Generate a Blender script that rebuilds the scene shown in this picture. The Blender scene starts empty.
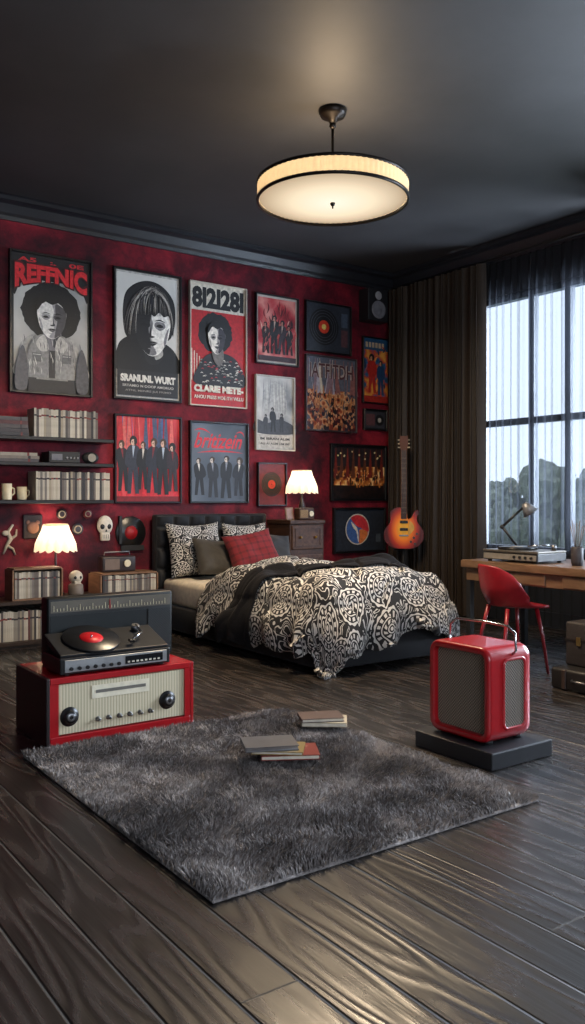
import bpy, bmesh, math, random
import numpy as np
from mathutils import Vector, Matrix, noise
random.seed(7)
pi=math.pi
sc=bpy.context.scene
COL=sc.collection

# ------------------------------------------------------------ materials
def C(h):
    if isinstance(h,(tuple,list)): return (h[0],h[1],h[2],1)
    h=h.lstrip('#'); v=[int(h[i:i+2],16)/255 for i in (0,2,4)]
    return tuple([(c/12.92 if c<=.04045 else ((c+.055)/1.055)**2.4) for c in v]+[1])
_mc={}
def M(h,rough=.55,metal=0,es=0,var=.12,scale=25,bump=0,sheen=0,coat=0,name=None,spec=.5):
    key=(h,rough,metal,es,var,scale,bump,sheen,coat,spec)
    if key in _mc: return _mc[key]
    m=bpy.data.materials.new(name or 'surface'); m.use_nodes=True
    nt=m.node_tree; b=nt.nodes['Principled BSDF']; c=C(h)
    b.inputs['Roughness'].default_value=rough; b.inputs['Metallic'].default_value=metal; b.inputs['Specular IOR Level'].default_value=spec
    b.inputs['Sheen Weight'].default_value=sheen; b.inputs['Coat Weight'].default_value=coat
    tc=nt.nodes.new('ShaderNodeTexCoord'); n=nt.nodes.new('ShaderNodeTexNoise'); n.inputs['Scale'].default_value=scale
    n.inputs['Detail'].default_value=4
    nt.links.new(tc.outputs['Object'],n.inputs['Vector'])
    r=nt.nodes.new('ShaderNodeValToRGB'); r.color_ramp.elements[0].position=.3; r.color_ramp.elements[1].position=.7
    r.color_ramp.elements[0].color=tuple([x*(1-var) for x in c[:3]]+[1]); r.color_ramp.elements[1].color=tuple([min(1,x*(1+var)) for x in c[:3]]+[1])
    nt.links.new(n.outputs['Fac'],r.inputs['Fac']); nt.links.new(r.outputs['Color'],b.inputs['Base Color'])
    if es:
        nt.links.new(r.outputs['Color'],b.inputs['Emission Color']); b.inputs['Emission Strength'].default_value=es
    if bump:
        bp=nt.nodes.new('ShaderNodeBump'); bp.inputs['Strength'].default_value=bump; bp.inputs['Distance'].default_value=.01
        nt.links.new(n.outputs['Fac'],bp.inputs['Height']); nt.links.new(bp.outputs['Normal'],b.inputs['Normal'])
    _mc[key]=m
    return m
class NT:
    def __init__(s,name):
        s.m=bpy.data.materials.new(name); s.m.use_nodes=True; s.t=s.m.node_tree; s.b=s.t.nodes['Principled BSDF']
        s.tc=s.t.nodes.new('ShaderNodeTexCoord')
    def n(s,ty,**k):
        x=s.t.nodes.new('ShaderNode'+ty)
        for a,v in k.items():
            if a in x.inputs.keys(): x.inputs[a].default_value=v
            else: setattr(x,a,v)
        return x
    def l(s,a,b): s.t.links.new(a,b)
    def math(s,op,a,b=None,c=None):
        x=s.t.nodes.new('ShaderNodeMath'); x.operation=op
        for i,v in enumerate((a,b,c)):
            if v is None: continue
            if isinstance(v,(int,float)): x.inputs[i].default_value=v
            else: s.l(v,x.inputs[i])
        return x.outputs[0]
    def ramp(s,fac,stops,interp='LINEAR'):
        r=s.t.nodes.new('ShaderNodeValToRGB'); cr=r.color_ramp; cr.interpolation=interp
        while len(cr.elements)>1: cr.elements.remove(cr.elements[-1])
        cr.elements[0].position=stops[0][0]; cr.elements[0].color=C(stops[0][1])
        for p,c in stops[1:]:
            e=cr.elements.new(p); e.color=C(c)
        s.l(fac,r.inputs['Fac']); return r.outputs['Color']
    def noise(s,vec,scale,detail=4,rough=.5,dist=0):
        x=s.n('TexNoise',Scale=scale,Detail=detail,Roughness=rough,Distortion=dist)
        if vec is not None: s.l(vec,x.inputs['Vector'])
        return x.outputs['Fac']
    def comb(s,x,y,z):
        c=s.t.nodes.new('ShaderNodeCombineXYZ')
        for i,v in enumerate((x,y,z)):
            if isinstance(v,(int,float)): c.inputs[i].default_value=v
            else: s.l(v,c.inputs[i])
        return c.outputs[0]
    def sep(s,v):
        c=s.t.nodes.new('ShaderNodeSeparateXYZ'); s.l(v,c.inputs[0]); return c.outputs
    def bump(s,h,st,d=.01):
        b=s.n('Bump',Strength=st,Distance=d); s.l(h,b.inputs['Height']); s.l(b.outputs[0],s.b.inputs['Normal'])
    def col(s,c): s.l(c,s.b.inputs['Base Color'])
    def set(s,**k):
        for a,v in k.items(): s.b.inputs[a.replace('_',' ')].default_value=v

def mat_floor():
    s=NT('dark_wood_planks'); o=s.sep(s.tc.outputs['Object']); W=.17
    xs=s.math('DIVIDE',o[0],W); idx=s.math('FLOOR',xs); fx=s.math('FRACT',xs)
    wn=s.n('TexWhiteNoise',noise_dimensions='1D'); s.l(idx,wn.inputs['W'])
    yy=s.math('ADD',o[1],s.math('MULTIPLY',wn.outputs['Value'],7.3)); ys=s.math('DIVIDE',yy,4.2)
    idy=s.math('FLOOR',ys); fy=s.math('FRACT',ys)
    wn2=s.n('TexWhiteNoise',noise_dimensions='2D'); s.l(s.comb(idx,idy,0),wn2.inputs['Vector'])
    rnd=wn2.outputs['Value']
    v=s.comb(s.math('MULTIPLY',o[0],5.0),s.math('MULTIPLY',yy,.7),s.math('MULTIPLY',rnd,37))
    n1=s.noise(v,1.0,2,.44,.28)
    rings=s.math('SINE',s.math('MULTIPLY',n1,72))
    rings01=s.math('MULTIPLY_ADD',rings,.5,.5)
    v2=s.comb(s.math('MULTIPLY',o[0],90),s.math('MULTIPLY',yy,3),rnd)
    n2=s.noise(v2,1.0,5,.6)
    g=s.math('ADD',s.math('MULTIPLY',rings01,.45),s.math('MULTIPLY',n2,.55))
    g2=s.math('ADD',g,s.math('MULTIPLY',s.math('SUBTRACT',rnd,.5),.25))
    c=s.ramp(g2,[(.15,(.0045,.0038,.0036)),(.5,(.019,.0155,.014)),(.9,(.062,.050,.044))])
    ax=s.math('ABSOLUTE',s.math('SUBTRACT',fx,.5)); ay=s.math('ABSOLUTE',s.math('SUBTRACT',fy,.5))
    gx=s.math('MINIMUM',1.0,s.math('MAXIMUM',0.0,s.math('MULTIPLY',s.math('SUBTRACT',ax,.462),30)))
    gy=s.math('MINIMUM',1.0,s.math('MAXIMUM',0.0,s.math('MULTIPLY',s.math('SUBTRACT',ay,.4988),900)))
    gr=s.math('MINIMUM',1.0,s.math('MAXIMUM',gx,gy))
    mx=s.n('Mix',data_type='RGBA'); s.l(gr,mx.inputs[0]); s.l(c,mx.inputs[6]); mx.inputs[7].default_value=(.001,.001,.001,1)
    s.col(mx.outputs[2])
    h=s.math('SUBTRACT',s.math('ADD',s.math('MULTIPLY',rings01,.20),s.math('MULTIPLY',n2,.15)),gx); s.bump(h,.8,.006)
    s.l(s.math('ADD',s.math('MULTIPLY_ADD',g,-.18,.385),s.math('MULTIPLY',gr,.5)),s.b.inputs['Roughness']); s.set(Specular_IOR_Level=.62)
    return s.m
def mat_redwall():
    s=NT('mottled_crimson_plaster'); o=s.tc.outputs['Object']
    n=s.noise(o,1.2,8,.66,.9); n2=s.noise(o,6,7,.75,.4)
    f=s.math('ADD',s.math('MULTIPLY',n,.65),s.math('MULTIPLY',n2,.35))
    s.col(s.ramp(f,[(.38,(.022,.004,.008)),(.48,(.10,.006,.014)),(.56,(.21,.010,.022)),(.66,(.36,.022,.036))]))
    s.bump(n2,.2); s.set(Roughness=.65,Specular_IOR_Level=.25); return s.m
def mat_paint(name,a,b,rough,scale=1.5):
    s=NT(name); n=s.noise(s.tc.outputs['Object'],scale,5,.6)
    s.col(s.ramp(n,[(.35,a),(.65,b)])); s.bump(s.noise(s.tc.outputs['Object'],120,2),.04); s.set(Roughness=rough); return s.m
def mat_paisley(name='paisley_cotton',scale=3.7):
    s=NT(name); uv=s.sep(s.tc.outputs['UV']); u=s.math('MULTIPLY',uv[0],scale); v=s.math('MULTIPLY',uv[1],scale)
    vec=s.comb(u,v,0)
    vo=s.n('TexVoronoi',voronoi_dimensions='2D',Scale=1.0,Randomness=.36); s.l(vec,vo.inputs['Vector'])
    p=s.sep(vo.outputs['Position']); d=vo.outputs['Distance']
    an=s.math('ARCTAN2',s.math('SUBTRACT',v,p[1]),s.math('SUBTRACT',u,p[0]))
    sw=s.math('ADD',an,s.math('MULTIPLY',d,4.0))
    pet=s.math('SINE',s.math('MULTIPLY',an,14)); pet2=s.math('SINE',s.math('MULTIPLY',sw,8))
    def band(a,b): return s.math('MULTIPLY',s.math('GREATER_THAN',d,a),s.math('LESS_THAN',d,b))
    dot=s.math('LESS_THAN',d,.045)
    r1=band(.080,.108)
    p1=s.math('MULTIPLY',s.math('GREATER_THAN',pet2,-.1),band(.135,.20))
    r2=band(.228,.252)
    p2=s.math('MULTIPLY',s.math('GREATER_THAN',pet,.0),band(.278,.345))
    r3=s.math('MULTIPLY',s.math('GREATER_THAN',d,.37),s.math('LESS_THAN',d,s.math('MULTIPLY_ADD',pet,.014,.412)))
    ins=dot
    for q in (r1,p1,r2,p2,r3): ins=s.math('MAXIMUM',ins,q)
    big=s.math('SINE',s.math('MULTIPLY',s.noise(vec,3.0,1,.4,.8),50))
    outp=s.math('MULTIPLY',s.math('GREATER_THAN',big,.5),s.math('GREATER_THAN',d,.465))
    s.col(s.ramp(s.math('MAXIMUM',ins,outp),[(.4,(.008,.008,.010)),(.6,(.58,.56,.53))])); s.bump(s.noise(s.tc.outputs['UV'],90,3),.2,.004)
    s.set(Roughness=.85,Sheen_Weight=.08); return s.m
def mat_plaid():
    s=NT('red_woven_cotton'); uv=s.sep(s.tc.outputs['UV'])
    a=s.math('GREATER_THAN',s.math('SINE',s.math('MULTIPLY',uv[0],95)),.55); b=s.math('GREATER_THAN',s.math('SINE',s.math('MULTIPLY',uv[1],95)),.55)
    t=s.math('MULTIPLY',s.math('ADD',a,b),.5)
    s.col(s.ramp(t,[(0,(.17,.008,.013)),(.5,(.13,.007,.011)),(1,(.08,.005,.008))])); s.set(Roughness=.85,Sheen_Weight=.05); return s.m
def mat_sheer(alpha,col,name):
    s=NT(name); out=s.t.nodes['Material Output']
    tr=s.n('BsdfTransparent'); tr.inputs['Color'].default_value=(.92,.95,1,1)
    df=s.n('BsdfTranslucent'); df.inputs['Color'].default_value=C(col)
    d2=s.n('BsdfDiffuse'); d2.inputs['Color'].default_value=C(col)
    m1=s.n('MixShader'); m1.inputs[0].default_value=.5; s.l(df.outputs[0],m1.inputs[1]); s.l(d2.outputs[0],m1.inputs[2])
    lw=s.n('LayerWeight',Blend=.4)
    f=s.math('MINIMUM',.95,s.math('ADD',alpha,s.math('MULTIPLY',lw.outputs['Facing'],.42)))
    m2=s.n('MixShader'); s.l(f,m2.inputs[0]); s.l(tr.outputs[0],m2.inputs[1]); s.l(m1.outputs[0],m2.inputs[2])
    s.l(m2.outputs[0],out.inputs['Surface']); return s.m
def mat_curtain():
    s=NT('dark_brown_velvet'); n=s.noise(s.tc.outputs['Object'],160,3)
    s.col(s.ramp(n,[(.3,(.016,.012,.010)),(.7,(.050,.035,.024))])); s.bump(n,.12,.003); s.set(Roughness=.5,Specular_IOR_Level=.25); return s.m
def mat_rug(name='shag_wool'):
    s=NT(name); o=s.tc.outputs['Object']; n=s.noise(o,2.4,6,.65,.8); n2=s.noise(o,60,3)
    f=s.math('ADD',s.math('MULTIPLY',n,.7),s.math('MULTIPLY',n2,.3))
    s.col(s.ramp(f,[(.38,(.080,.068,.065)),(.5,(.20,.177,.170)),(.62,(.52,.475,.45))])); s.set(Roughness=.9,Sheen_Weight=.2); return s.m
def mat_wood(name,a,b,rough=.45):
    s=NT(name); o=s.sep(s.tc.outputs['Object']); v=s.comb(s.math('MULTIPLY',o[0],14),s.math('MULTIPLY',o[1],2.5),s.math('MULTIPLY',o[2],14))
    s.col(s.ramp(s.noise(v,1.6,5,.6,.8),[(.3,a),(.7,b)])); s.set(Roughness=rough,Specular_IOR_Level=.35); return s.m
def mat_sunburst():
    s=NT('sunburst_lacquer'); o=s.sep(s.tc.outputs['Object'])
    d=s.math('SQRT',s.math('ADD',s.math('POWER',s.math('MULTIPLY',o[0],1.15),2),s.math('POWER',s.math('MULTIPLY',s.math('SUBTRACT',o[2],.20),.82),2)))
    s.col(s.ramp(s.math('MULTIPLY',d,5.0),[(.22,(1.0,.50,.03)),(.50,(1.0,.22,.006)),(.76,(.50,.025,.003)),(.98,(.09,.004,.002))])); s.set(Roughness=.3,Specular_IOR_Level=.3); return s.m
def mat_lines(name,a,b,freq,axis=0,rough=.6,bmp=.6):
    s=NT(name); o=s.sep(s.tc.outputs['Object']); w=s.math('SINE',s.math('MULTIPLY',o[axis],freq))
    f=s.math('MULTIPLY_ADD',w,.5,.5); s.col(s.ramp(f,[(.2,a),(.6,b)])); s.bump(f,bmp,.004); s.set(Roughness=rough); return s.m
def mat_weave(name,a,b,freq):
    s=NT(name); o=s.sep(s.tc.outputs['Object'])
    f=s.math('MULTIPLY_ADD',s.math('MULTIPLY',s.math('SINE',s.math('MULTIPLY',s.math('ADD',o[0],o[1]),freq)),s.math('SINE',s.math('MULTIPLY',o[2],freq))),.5,.5)
    s.col(s.ramp(f,[(.3,a),(.7,b)])); s.bump(f,.6,.003); s.set(Roughness=.8); return s.m
def mat_record():
    s=NT('grooved_vinyl')
    n=s.noise(s.tc.outputs['Object'],30,3); s.col(s.ramp(n,[(.3,(.006,.006,.007)),(.7,(.011,.011,.012))])); s.set(Roughness=.3); return s.m
def mat_crowd(name,stops,scale):
    s=NT(name); o=s.tc.outputs['Object']
    vo=s.n('TexVoronoi',Scale=scale); s.l(o,vo.inputs['Vector']); n=s.noise(o,scale*.35,5,.7)
    f=s.math('ADD',s.math('MULTIPLY',vo.outputs['Distance'],.6),s.math('MULTIPLY',n,.65))
    s.col(s.ramp(f,stops)); s.set(Roughness=.5); return s.m
def mat_shade(name,col,es):
    s=NT(name); out=s.t.nodes['Material Output']; n=s.noise(s.tc.outputs['Object'],40,3)
    c=s.ramp(n,[(.3,tuple(x*.92 for x in C(col)[:3])),(.7,C(col)[:3])])
    tl=s.n('BsdfTranslucent'); s.l(c,tl.inputs[0]); d=s.n('BsdfDiffuse'); s.l(c,d.inputs[0]); e=s.n('Emission',Strength=es); s.l(c,e.inputs[0])
    m=s.n('MixShader'); m.inputs[0].default_value=.55; s.l(tl.outputs[0],m.inputs[1]); s.l(d.outputs[0],m.inputs[2])
    a=s.n('AddShader'); s.l(m.outputs[0],a.inputs[0]); s.l(e.outputs[0],a.inputs[1]); s.l(a.outputs[0],out.inputs['Surface']); return s.m
def mat_leaf():
    s=NT('foliage'); n=s.noise(s.tc.outputs['Object'],3,8,.85); s.col(s.ramp(n,[(.38,(.12,.15,.11)),(.62,(.46,.50,.38))])); s.bump(n,1,.3); s.set(Roughness=.9); return s.m

MB_BLACK=M('#131315',.35); MATTE=M('#1a1a1c',.6); CHROME=M('#b8b8ba',.2,1.0); STEEL=M('#8a8a8c',.35,1.0)
RED=M('#a00a15',.32,0,coat=.3,var=.04); REDD=M('#700a13',.35,coat=.3); CREAM=M('#cfc4a8',.6)
VINYL=mat_record(); WOODD=mat_wood('dark_walnut',(.016,.010,.007),(.05,.028,.018)); WOODB=mat_wood('oiled_oak',(.13,.07,.04),(.25,.14,.08))
PAIS=mat_paisley(); 

# ------------------------------------------------------------ builders
def tag(o,label=None,cat=None,kind=None,group=None):
    if label: o['label']=label
    if cat: o['category']=cat
    if kind: o['kind']=kind
    if group: o['group']=group
    return o
def thing(name,loc,label,cat,rz=0,rot=None,group=None):
    e=bpy.data.objects.new(name,None); e.empty_display_size=.05; COL.objects.link(e); e.location=loc
    e.rotation_euler=rot if rot else (0,0,rz)
    return tag(e,label,cat,group=group)
class MB:
    def __init__(s): s.bm=bmesh.new(); s.mats=[]; s.uv=None
    def mi(s,m):
        if m not in s.mats: s.mats.append(m)
        return s.mats.index(m)
    def _fin(s,vs,m,sm=False):
        fs=set()
        for v in vs:
            for f in v.link_faces: fs.add(f)
        i=s.mi(m)
        for f in fs: f.material_index=i; f.smooth=sm
    def box(s,x0,x1,y0,y1,z0,z1,m,bev=0,seg=2,mat=None):
        r=bmesh.ops.create_cube(s.bm,size=1); vs=r['verts']
        for v in vs: v.co=Vector((x0+(v.co.x+.5)*(x1-x0),y0+(v.co.y+.5)*(y1-y0),z0+(v.co.z+.5)*(z1-z0)))
        s._fin(vs,m)
        if bev:
            es=set(e for v in vs for e in v.link_edges)
            r2=bmesh.ops.bevel(s.bm,geom=list(es)+vs,offset=bev,segments=seg,affect='EDGES',profile=.5)
            vs=list(set(v for f in r2['faces'] for v in f.verts)|set(v for v in vs if v.is_valid))
            s._fin(vs,m,seg>2)
        if mat: 
            for v in vs: v.co=mat@v.co
        return vs
    def tube(s,pts,r,m,seg=8,caps=True,sm=True):
        pts=[Vector(p) for p in pts]; n=len(pts); rs=r if isinstance(r,(list,tuple)) else [r]*n
        rows=[]; up=None
        for i,p in enumerate(pts):
            t=(pts[min(i+1,n-1)]-pts[max(i-1,0)]).normalized()
            if up is None:
                a=Vector((0,0,1)) if abs(t.z)<.9 else Vector((1,0,0)); up=(a-t*a.dot(t)).normalized()
            else: up=(up-t*up.dot(t)).normalized()
            b=t.cross(up)
            rows.append([s.bm.verts.new(p+(up*math.cos(2*pi*k/seg)+b*math.sin(2*pi*k/seg))*rs[i]) for k in range(seg)])
        i=s.mi(m)
        for a,b in zip(rows,rows[1:]):
            for k in range(seg):
                f=s.bm.faces.new((a[k],a[(k+1)%seg],b[(k+1)%seg],b[k])); f.material_index=i; f.smooth=sm
        if caps:
            for rw in (rows[0][::-1],rows[-1]):
                f=s.bm.faces.new(rw); f.material_index=i
    def cyl(s,p0,p1,r,m,seg=24,r1=None): s.tube([p0,p1],[r,r if r1 is None else r1],m,seg)
    def lathe(s,prof,m,seg=32,c=(0,0,0),fn=None,axis='z'):
        rows=[]
        for (r,z) in prof:
            row=[]
            for k in range(seg):
                a=2*pi*k/seg; rr,zz=(r,z) if fn is None else fn(r,z,a)
                if axis=='z': p=(c[0]+rr*math.cos(a),c[1]+rr*math.sin(a),c[2]+zz)
                elif axis=='y': p=(c[0]+rr*math.cos(a),c[1]-zz,c[2]+rr*math.sin(a))
                else: p=(c[0]-zz,c[1]-rr*math.cos(a),c[2]+rr*math.sin(a))
                row.append(s.bm.verts.new(p))
            rows.append(row)
        i=s.mi(m)
        for a,b in zip(rows,rows[1:]):
            for k in range(seg):
                f=s.bm.faces.new((a[k],a[(k+1)%seg],b[(k+1)%seg],b[k])); f.material_index=i; f.smooth=True
    def sph(s,c,r,m,sx=1,sy=1,sz=1,u=20,v=14):
        rr=bmesh.ops.create_uvsphere(s.bm,u_segments=u,v_segments=v,radius=r)
        for w in rr['verts']: w.co=Vector((c[0]+w.co.x*sx,c[1]+w.co.y*sy,c[2]+w.co.z*sz))
        s._fin(rr['verts'],m,True); return rr['verts']
    def grid(s,fn,nu,nv,m,uvfn=None,sm=True):
        g=[[s.bm.verts.new(fn(i/nu,j/nv)) for j in range(nv+1)] for i in range(nu+1)]
        idx=s.mi(m)
        if uvfn and s.uv is None: s.uv=s.bm.loops.layers.uv.new('UVMap')
        for i in range(nu):
            for j in range(nv):
                f=s.bm.faces.new((g[i][j],g[i+1][j],g[i+1][j+1],g[i][j+1])); f.material_index=idx; f.smooth=sm
                if uvfn:
                    for lp,(a,b) in zip(f.loops,((i,j),(i+1,j),(i+1,j+1),(i,j+1))): lp[s.uv].uv=uvfn(a/nu,b/nv)
        return g
    def poly(s,pts,m):
        f=s.bm.faces.new([s.bm.verts.new(p) for p in pts]); f.material_index=s.mi(m); return f
    def extr(s,pts2,y0,y1,m,bev=0):
        A=[s.bm.verts.new((a,y0,b)) for a,b in pts2]; B=[s.bm.verts.new((a,y1,b)) for a,b in pts2]
        fs=[s.bm.faces.new(A),s.bm.faces.new(B[::-1])]
        for k in range(len(A)):
            j=(k+1)%len(A); fs.append(s.bm.faces.new((A[j],A[k],B[k],B[j])))
        i=s.mi(m)
        for f in fs: f.material_index=i
        if bev:
            es=set(fs[0].edges)|set(fs[1].edges)
            r=bmesh.ops.bevel(s.bm,geom=list(es),offset=bev,segments=3,affect='EDGES',profile=.5)
            for f in r['faces']: f.smooth=True
    def xf(s,mat):
        for v in s.bm.verts: v.co=mat@v.co
        return s
    def make(s,name,parent=None,loc=(0,0,0),rot=(0,0,0),label=None,cat=None,kind=None,group=None,recalc=True):
        if recalc: bmesh.ops.recalc_face_normals(s.bm,faces=s.bm.faces[:])
        me=bpy.data.meshes.new(name); s.bm.to_mesh(me); s.bm.free()
        for m in s.mats: me.materials.append(m)
        o=bpy.data.objects.new(name,me); COL.objects.link(o); o.location=loc; o.rotation_euler=rot
        if parent: o.parent=parent
        return tag(o,label,cat,kind,group)
def lightobj(name,ty,loc,energy,color,parent=None,rot=(0,0,0),**k):
    l=bpy.data.lights.new(name,ty); l.energy=energy; l.color=color
    for a,v in k.items(): setattr(l,a,v)
    o=bpy.data.objects.new(name,l); COL.objects.link(o); o.location=loc; o.rotation_euler=rot
    if parent: o.parent=parent
    return o
def wnorm(o):
    m=o.modifiers.new('wn','WEIGHTED_NORMAL'); m.keep_sharp=True; m.weight=80

# ------------------------------------------------------------ room
XW,YW,ZC=6.32,7.0,3.6
X0,Y0=-1.6,-1.6
def struct(name,boxes,m,label,cat,bev=0):
    b=MB()
    for bx in boxes: b.box(*bx,m,bev)
    return b.make(name,label=label,cat=cat,kind='structure')
struct('floor',[(X0-.1,XW+.1,Y0-.1,YW+.1,-.1,0)],mat_floor(),'dark stained wooden plank floor with visible grain','floor')
CEIL=mat_paint('charcoal_ceiling_paint',(.036,.036,.038),(.047,.047,.050),.58)
DARKW=mat_paint('charcoal_wall_paint',(.025,.026,.028),(.038,.038,.042),.5)
TRIM=mat_paint('glossy_dark_trim',(.014,.015,.020),(.023,.025,.031),.35)
struct('ceiling',[(X0-.1,XW+.1,Y0-.1,YW+.1,ZC,ZC+.1)],CEIL,'charcoal painted ceiling with satin sheen','ceiling')
struct('wall_back',[(X0-.1,XW+.1,YW,YW+.12,0,ZC)],mat_redwall(),'mottled crimson plaster wall covered with posters','wall')
W1=(3.60,5.78,.66,3.1); W2=(.3,3.2,.5,3.1)
struct('wall_right',[(XW,XW+.12,Y0,YW,0,.5),(XW,XW+.12,W2[1],YW,.5,.66),(XW,XW+.12,Y0,YW,3.1,ZC),(XW,XW+.12,Y0,W2[0],.5,3.1),(XW,XW+.12,W2[1],W1[0],.66,3.1),(XW,XW+.12,W1[1],YW,.66,3.1)],DARKW,'charcoal wall with tall openings, one added to let light in','wall')
struct('wall_left',[(X0-.12,X0,Y0,YW,0,ZC)],DARKW,'plain charcoal painted wall','wall')
struct('wall_front',[(X0,XW,Y0-.12,Y0,0,.8),(X0,XW,Y0-.12,Y0,2.8,ZC),(X0,-.4,Y0-.12,Y0,.8,2.8),(3.6,XW,Y0-.12,Y0,.8,2.8)],DARKW,'charcoal wall with wide opening added for fill light','wall')  # opening added in the unseen wall to admit the fill light
def crown(name,run,label):
    prof=[(0,0),(0,-.17),(.02,-.17),(.03,-.14),(.05,-.12),(.08,-.06),(.11,-.045),(.13,-.04),(.13,-.01),(.15,0)]
    b=MB(); 
    A=[];B=[]
    for d,z in prof:
        if run=='x': A.append(b.bm.verts.new((X0,YW-d,ZC+z-.001))); B.append(b.bm.verts.new((XW,YW-d,ZC+z-.001)))
        else: A.append(b.bm.verts.new((XW-d,Y0,ZC+z-.001))); B.append(b.bm.verts.new((XW-d,YW,ZC+z-.001)))
    n=len(A)
    for k in range(n): b.bm.faces.new((A[k],A[(k+1)%n],B[(k+1)%n],B[k])).material_index=b.mi(TRIM)
    b.bm.faces.new(A); b.bm.faces.new(B)
    b.make(name,label=label,cat='crown moulding',kind='structure')
crown('trim_1','x','glossy dark crown moulding above the red wall'); crown('trim_2','y','glossy dark crown moulding above the curtains')
struct('baseboard_back',[(X0,XW,YW-.02,YW,0,.14)],TRIM,'dark painted baseboard below the red wall','baseboard')
struct('baseboard_right',[(XW-.02,XW,Y0,YW-.02,0,.14)],TRIM,'dark painted baseboard below the window','baseboard')
GLASS=NT('window_glass'); _g=GLASS.n('BsdfGlossy',Roughness=.02); _t=GLASS.n('BsdfTransparent'); _m=GLASS.n('MixShader'); _m.inputs[0].default_value=.04
GLASS.l(_t.outputs[0],_m.inputs[1]); GLASS.l(_g.outputs[0],_m.inputs[2]); GLASS.l(_m.outputs[0],GLASS.t.nodes['Material Output'].inputs['Surface']); GLASS=GLASS.m
WFR=M('#20242c',.4)
def window(name,w,ms,label):
    y0,y1,z0,z1=w; e=thing(name,(XW+.06,(y0+y1)/2,z0),label,'window'); e['kind']='structure'
    b=MB(); h=(y1-y0)/2; H=z1-z0
    b.box(-.04,.04,-h,-h+.06,0,H,WFR); b.box(-.04,.04,h-.06,h,0,H,WFR); b.box(-.04,.04,-h+.06,h-.06,0,.06,WFR); b.box(-.04,.04,-h+.06,h-.06,H-.06,H,WFR)
    for m in ms: b.box(-.035,.035,m-(y0+y1)/2-.03,m-(y0+y1)/2+.03,.06,H-.06,WFR)
    b.box(-.03,.03,-h+.06,h-.06,1.2,1.26,WFR)
    b.make('window_frame',e)
    g=MB(); g.box(-.003,.003,-h+.06,h-.06,.06,H-.06,GLASS); g.make('window_pane',e)
window('window_1',W1,[5.14,4.74,4.15],'tall dark-framed window with panes behind sheer drapes')
window('added_window',W2,[1.3,2.25],'added off-frame window letting in cool light')  # unseen window added to throw cool light across the foreground

# ------------------------------------------------------------ curtains
def curtain(name,y0,y1,x,z0,z1,amp,folds,m,label,seed=0,irr=1.0):
    b=MB(); L=y1-y0
    def f(u,v):
        y=y0+u*L; ph=2*pi*folds*(u+irr*(.016*math.sin(u*19+seed)+.010*math.sin(u*43+seed*2))+.004*(1-v)*math.sin(u*11+v*4))
        a=amp*(.7+.3*(1-v))*(1+.4*irr*math.sin(u*31+seed))
        xx=x+a*math.sin(ph)*.85+.008*math.sin(v*5+u*9)*(1-v)*(amp/.045)+.15*a*math.sin(ph*2.7+v*1.5+seed)
        return (xx,y+.016*math.sin(ph*2)*(amp/.045),z0+v*(z1-z0))
    b.grid(f,int(folds*20),28,m)
    o=b.make(name,label=label,cat='curtain',recalc=False); return o
CUR=mat_curtain()
curtain('curtain',5.60,6.93,6.195,.015,3.42,.056,17,CUR,'floor-length dark brown velvet curtain beside window',1)
curtain('curtain',3.25,4.16,6.195,.015,3.42,.050,11,CUR,'floor-length dark brown velvet curtain drawn aside',4)
SHEER=mat_sheer(.52,(.045,.050,.062),'smoky_sheer_voile')
curtain('sheer_curtain',4.18,5.60,6.280,.02,3.42,.020,15,SHEER,'smoky grey sheer voile hanging over the window',2,.6)
b=MB(); b.cyl((0,-1.8,0),(0,1.7,0),.012,MB_BLACK,10); b.make('curtain_rail',loc=(6.215,5.23,3.435),label='slim black curtain rail under the moulding',cat='curtain rail')

# ------------------------------------------------------------ outside
b=MB(); b.box(XW+.3,60,-20,80,-3.2,-3.0,M('#9aa890',.9)); b.make('ground',label='grassy ground outside the window',cat='ground',kind='structure')
LEAF=mat_leaf()
for i,(x,y,s,hz) in enumerate([(24,21.5,2.4,2.4),(24,17.0,2.9,2.2),(31,22.5,3.0,1.5)]):
    e=thing('tree',(x,y,-3.0),'leafy green tree outside the window','tree',group='trees outside')
    b=MB(); b.cyl((0,0,0),(0,0,hz),.2,M('#3a2d22',.9),10,.12); b.make('trunk',e)
    b=MB()
    for k in range(30):
        c=Vector((random.uniform(-1,1)*s*.55,random.uniform(-1,1)*s*.6,hz+random.uniform(0,1)**1.3*s*.9))
        vs=bmesh.ops.create_icosphere(b.bm,subdivisions=3,radius=s*random.uniform(.16,.28))['verts']
        for v in vs:
            v.co=v.co*(1+.5*noise.noise(v.co*5+c))+c
        b._fin(vs,LEAF)
    b.make('foliage',e,kind='stuff')

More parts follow.
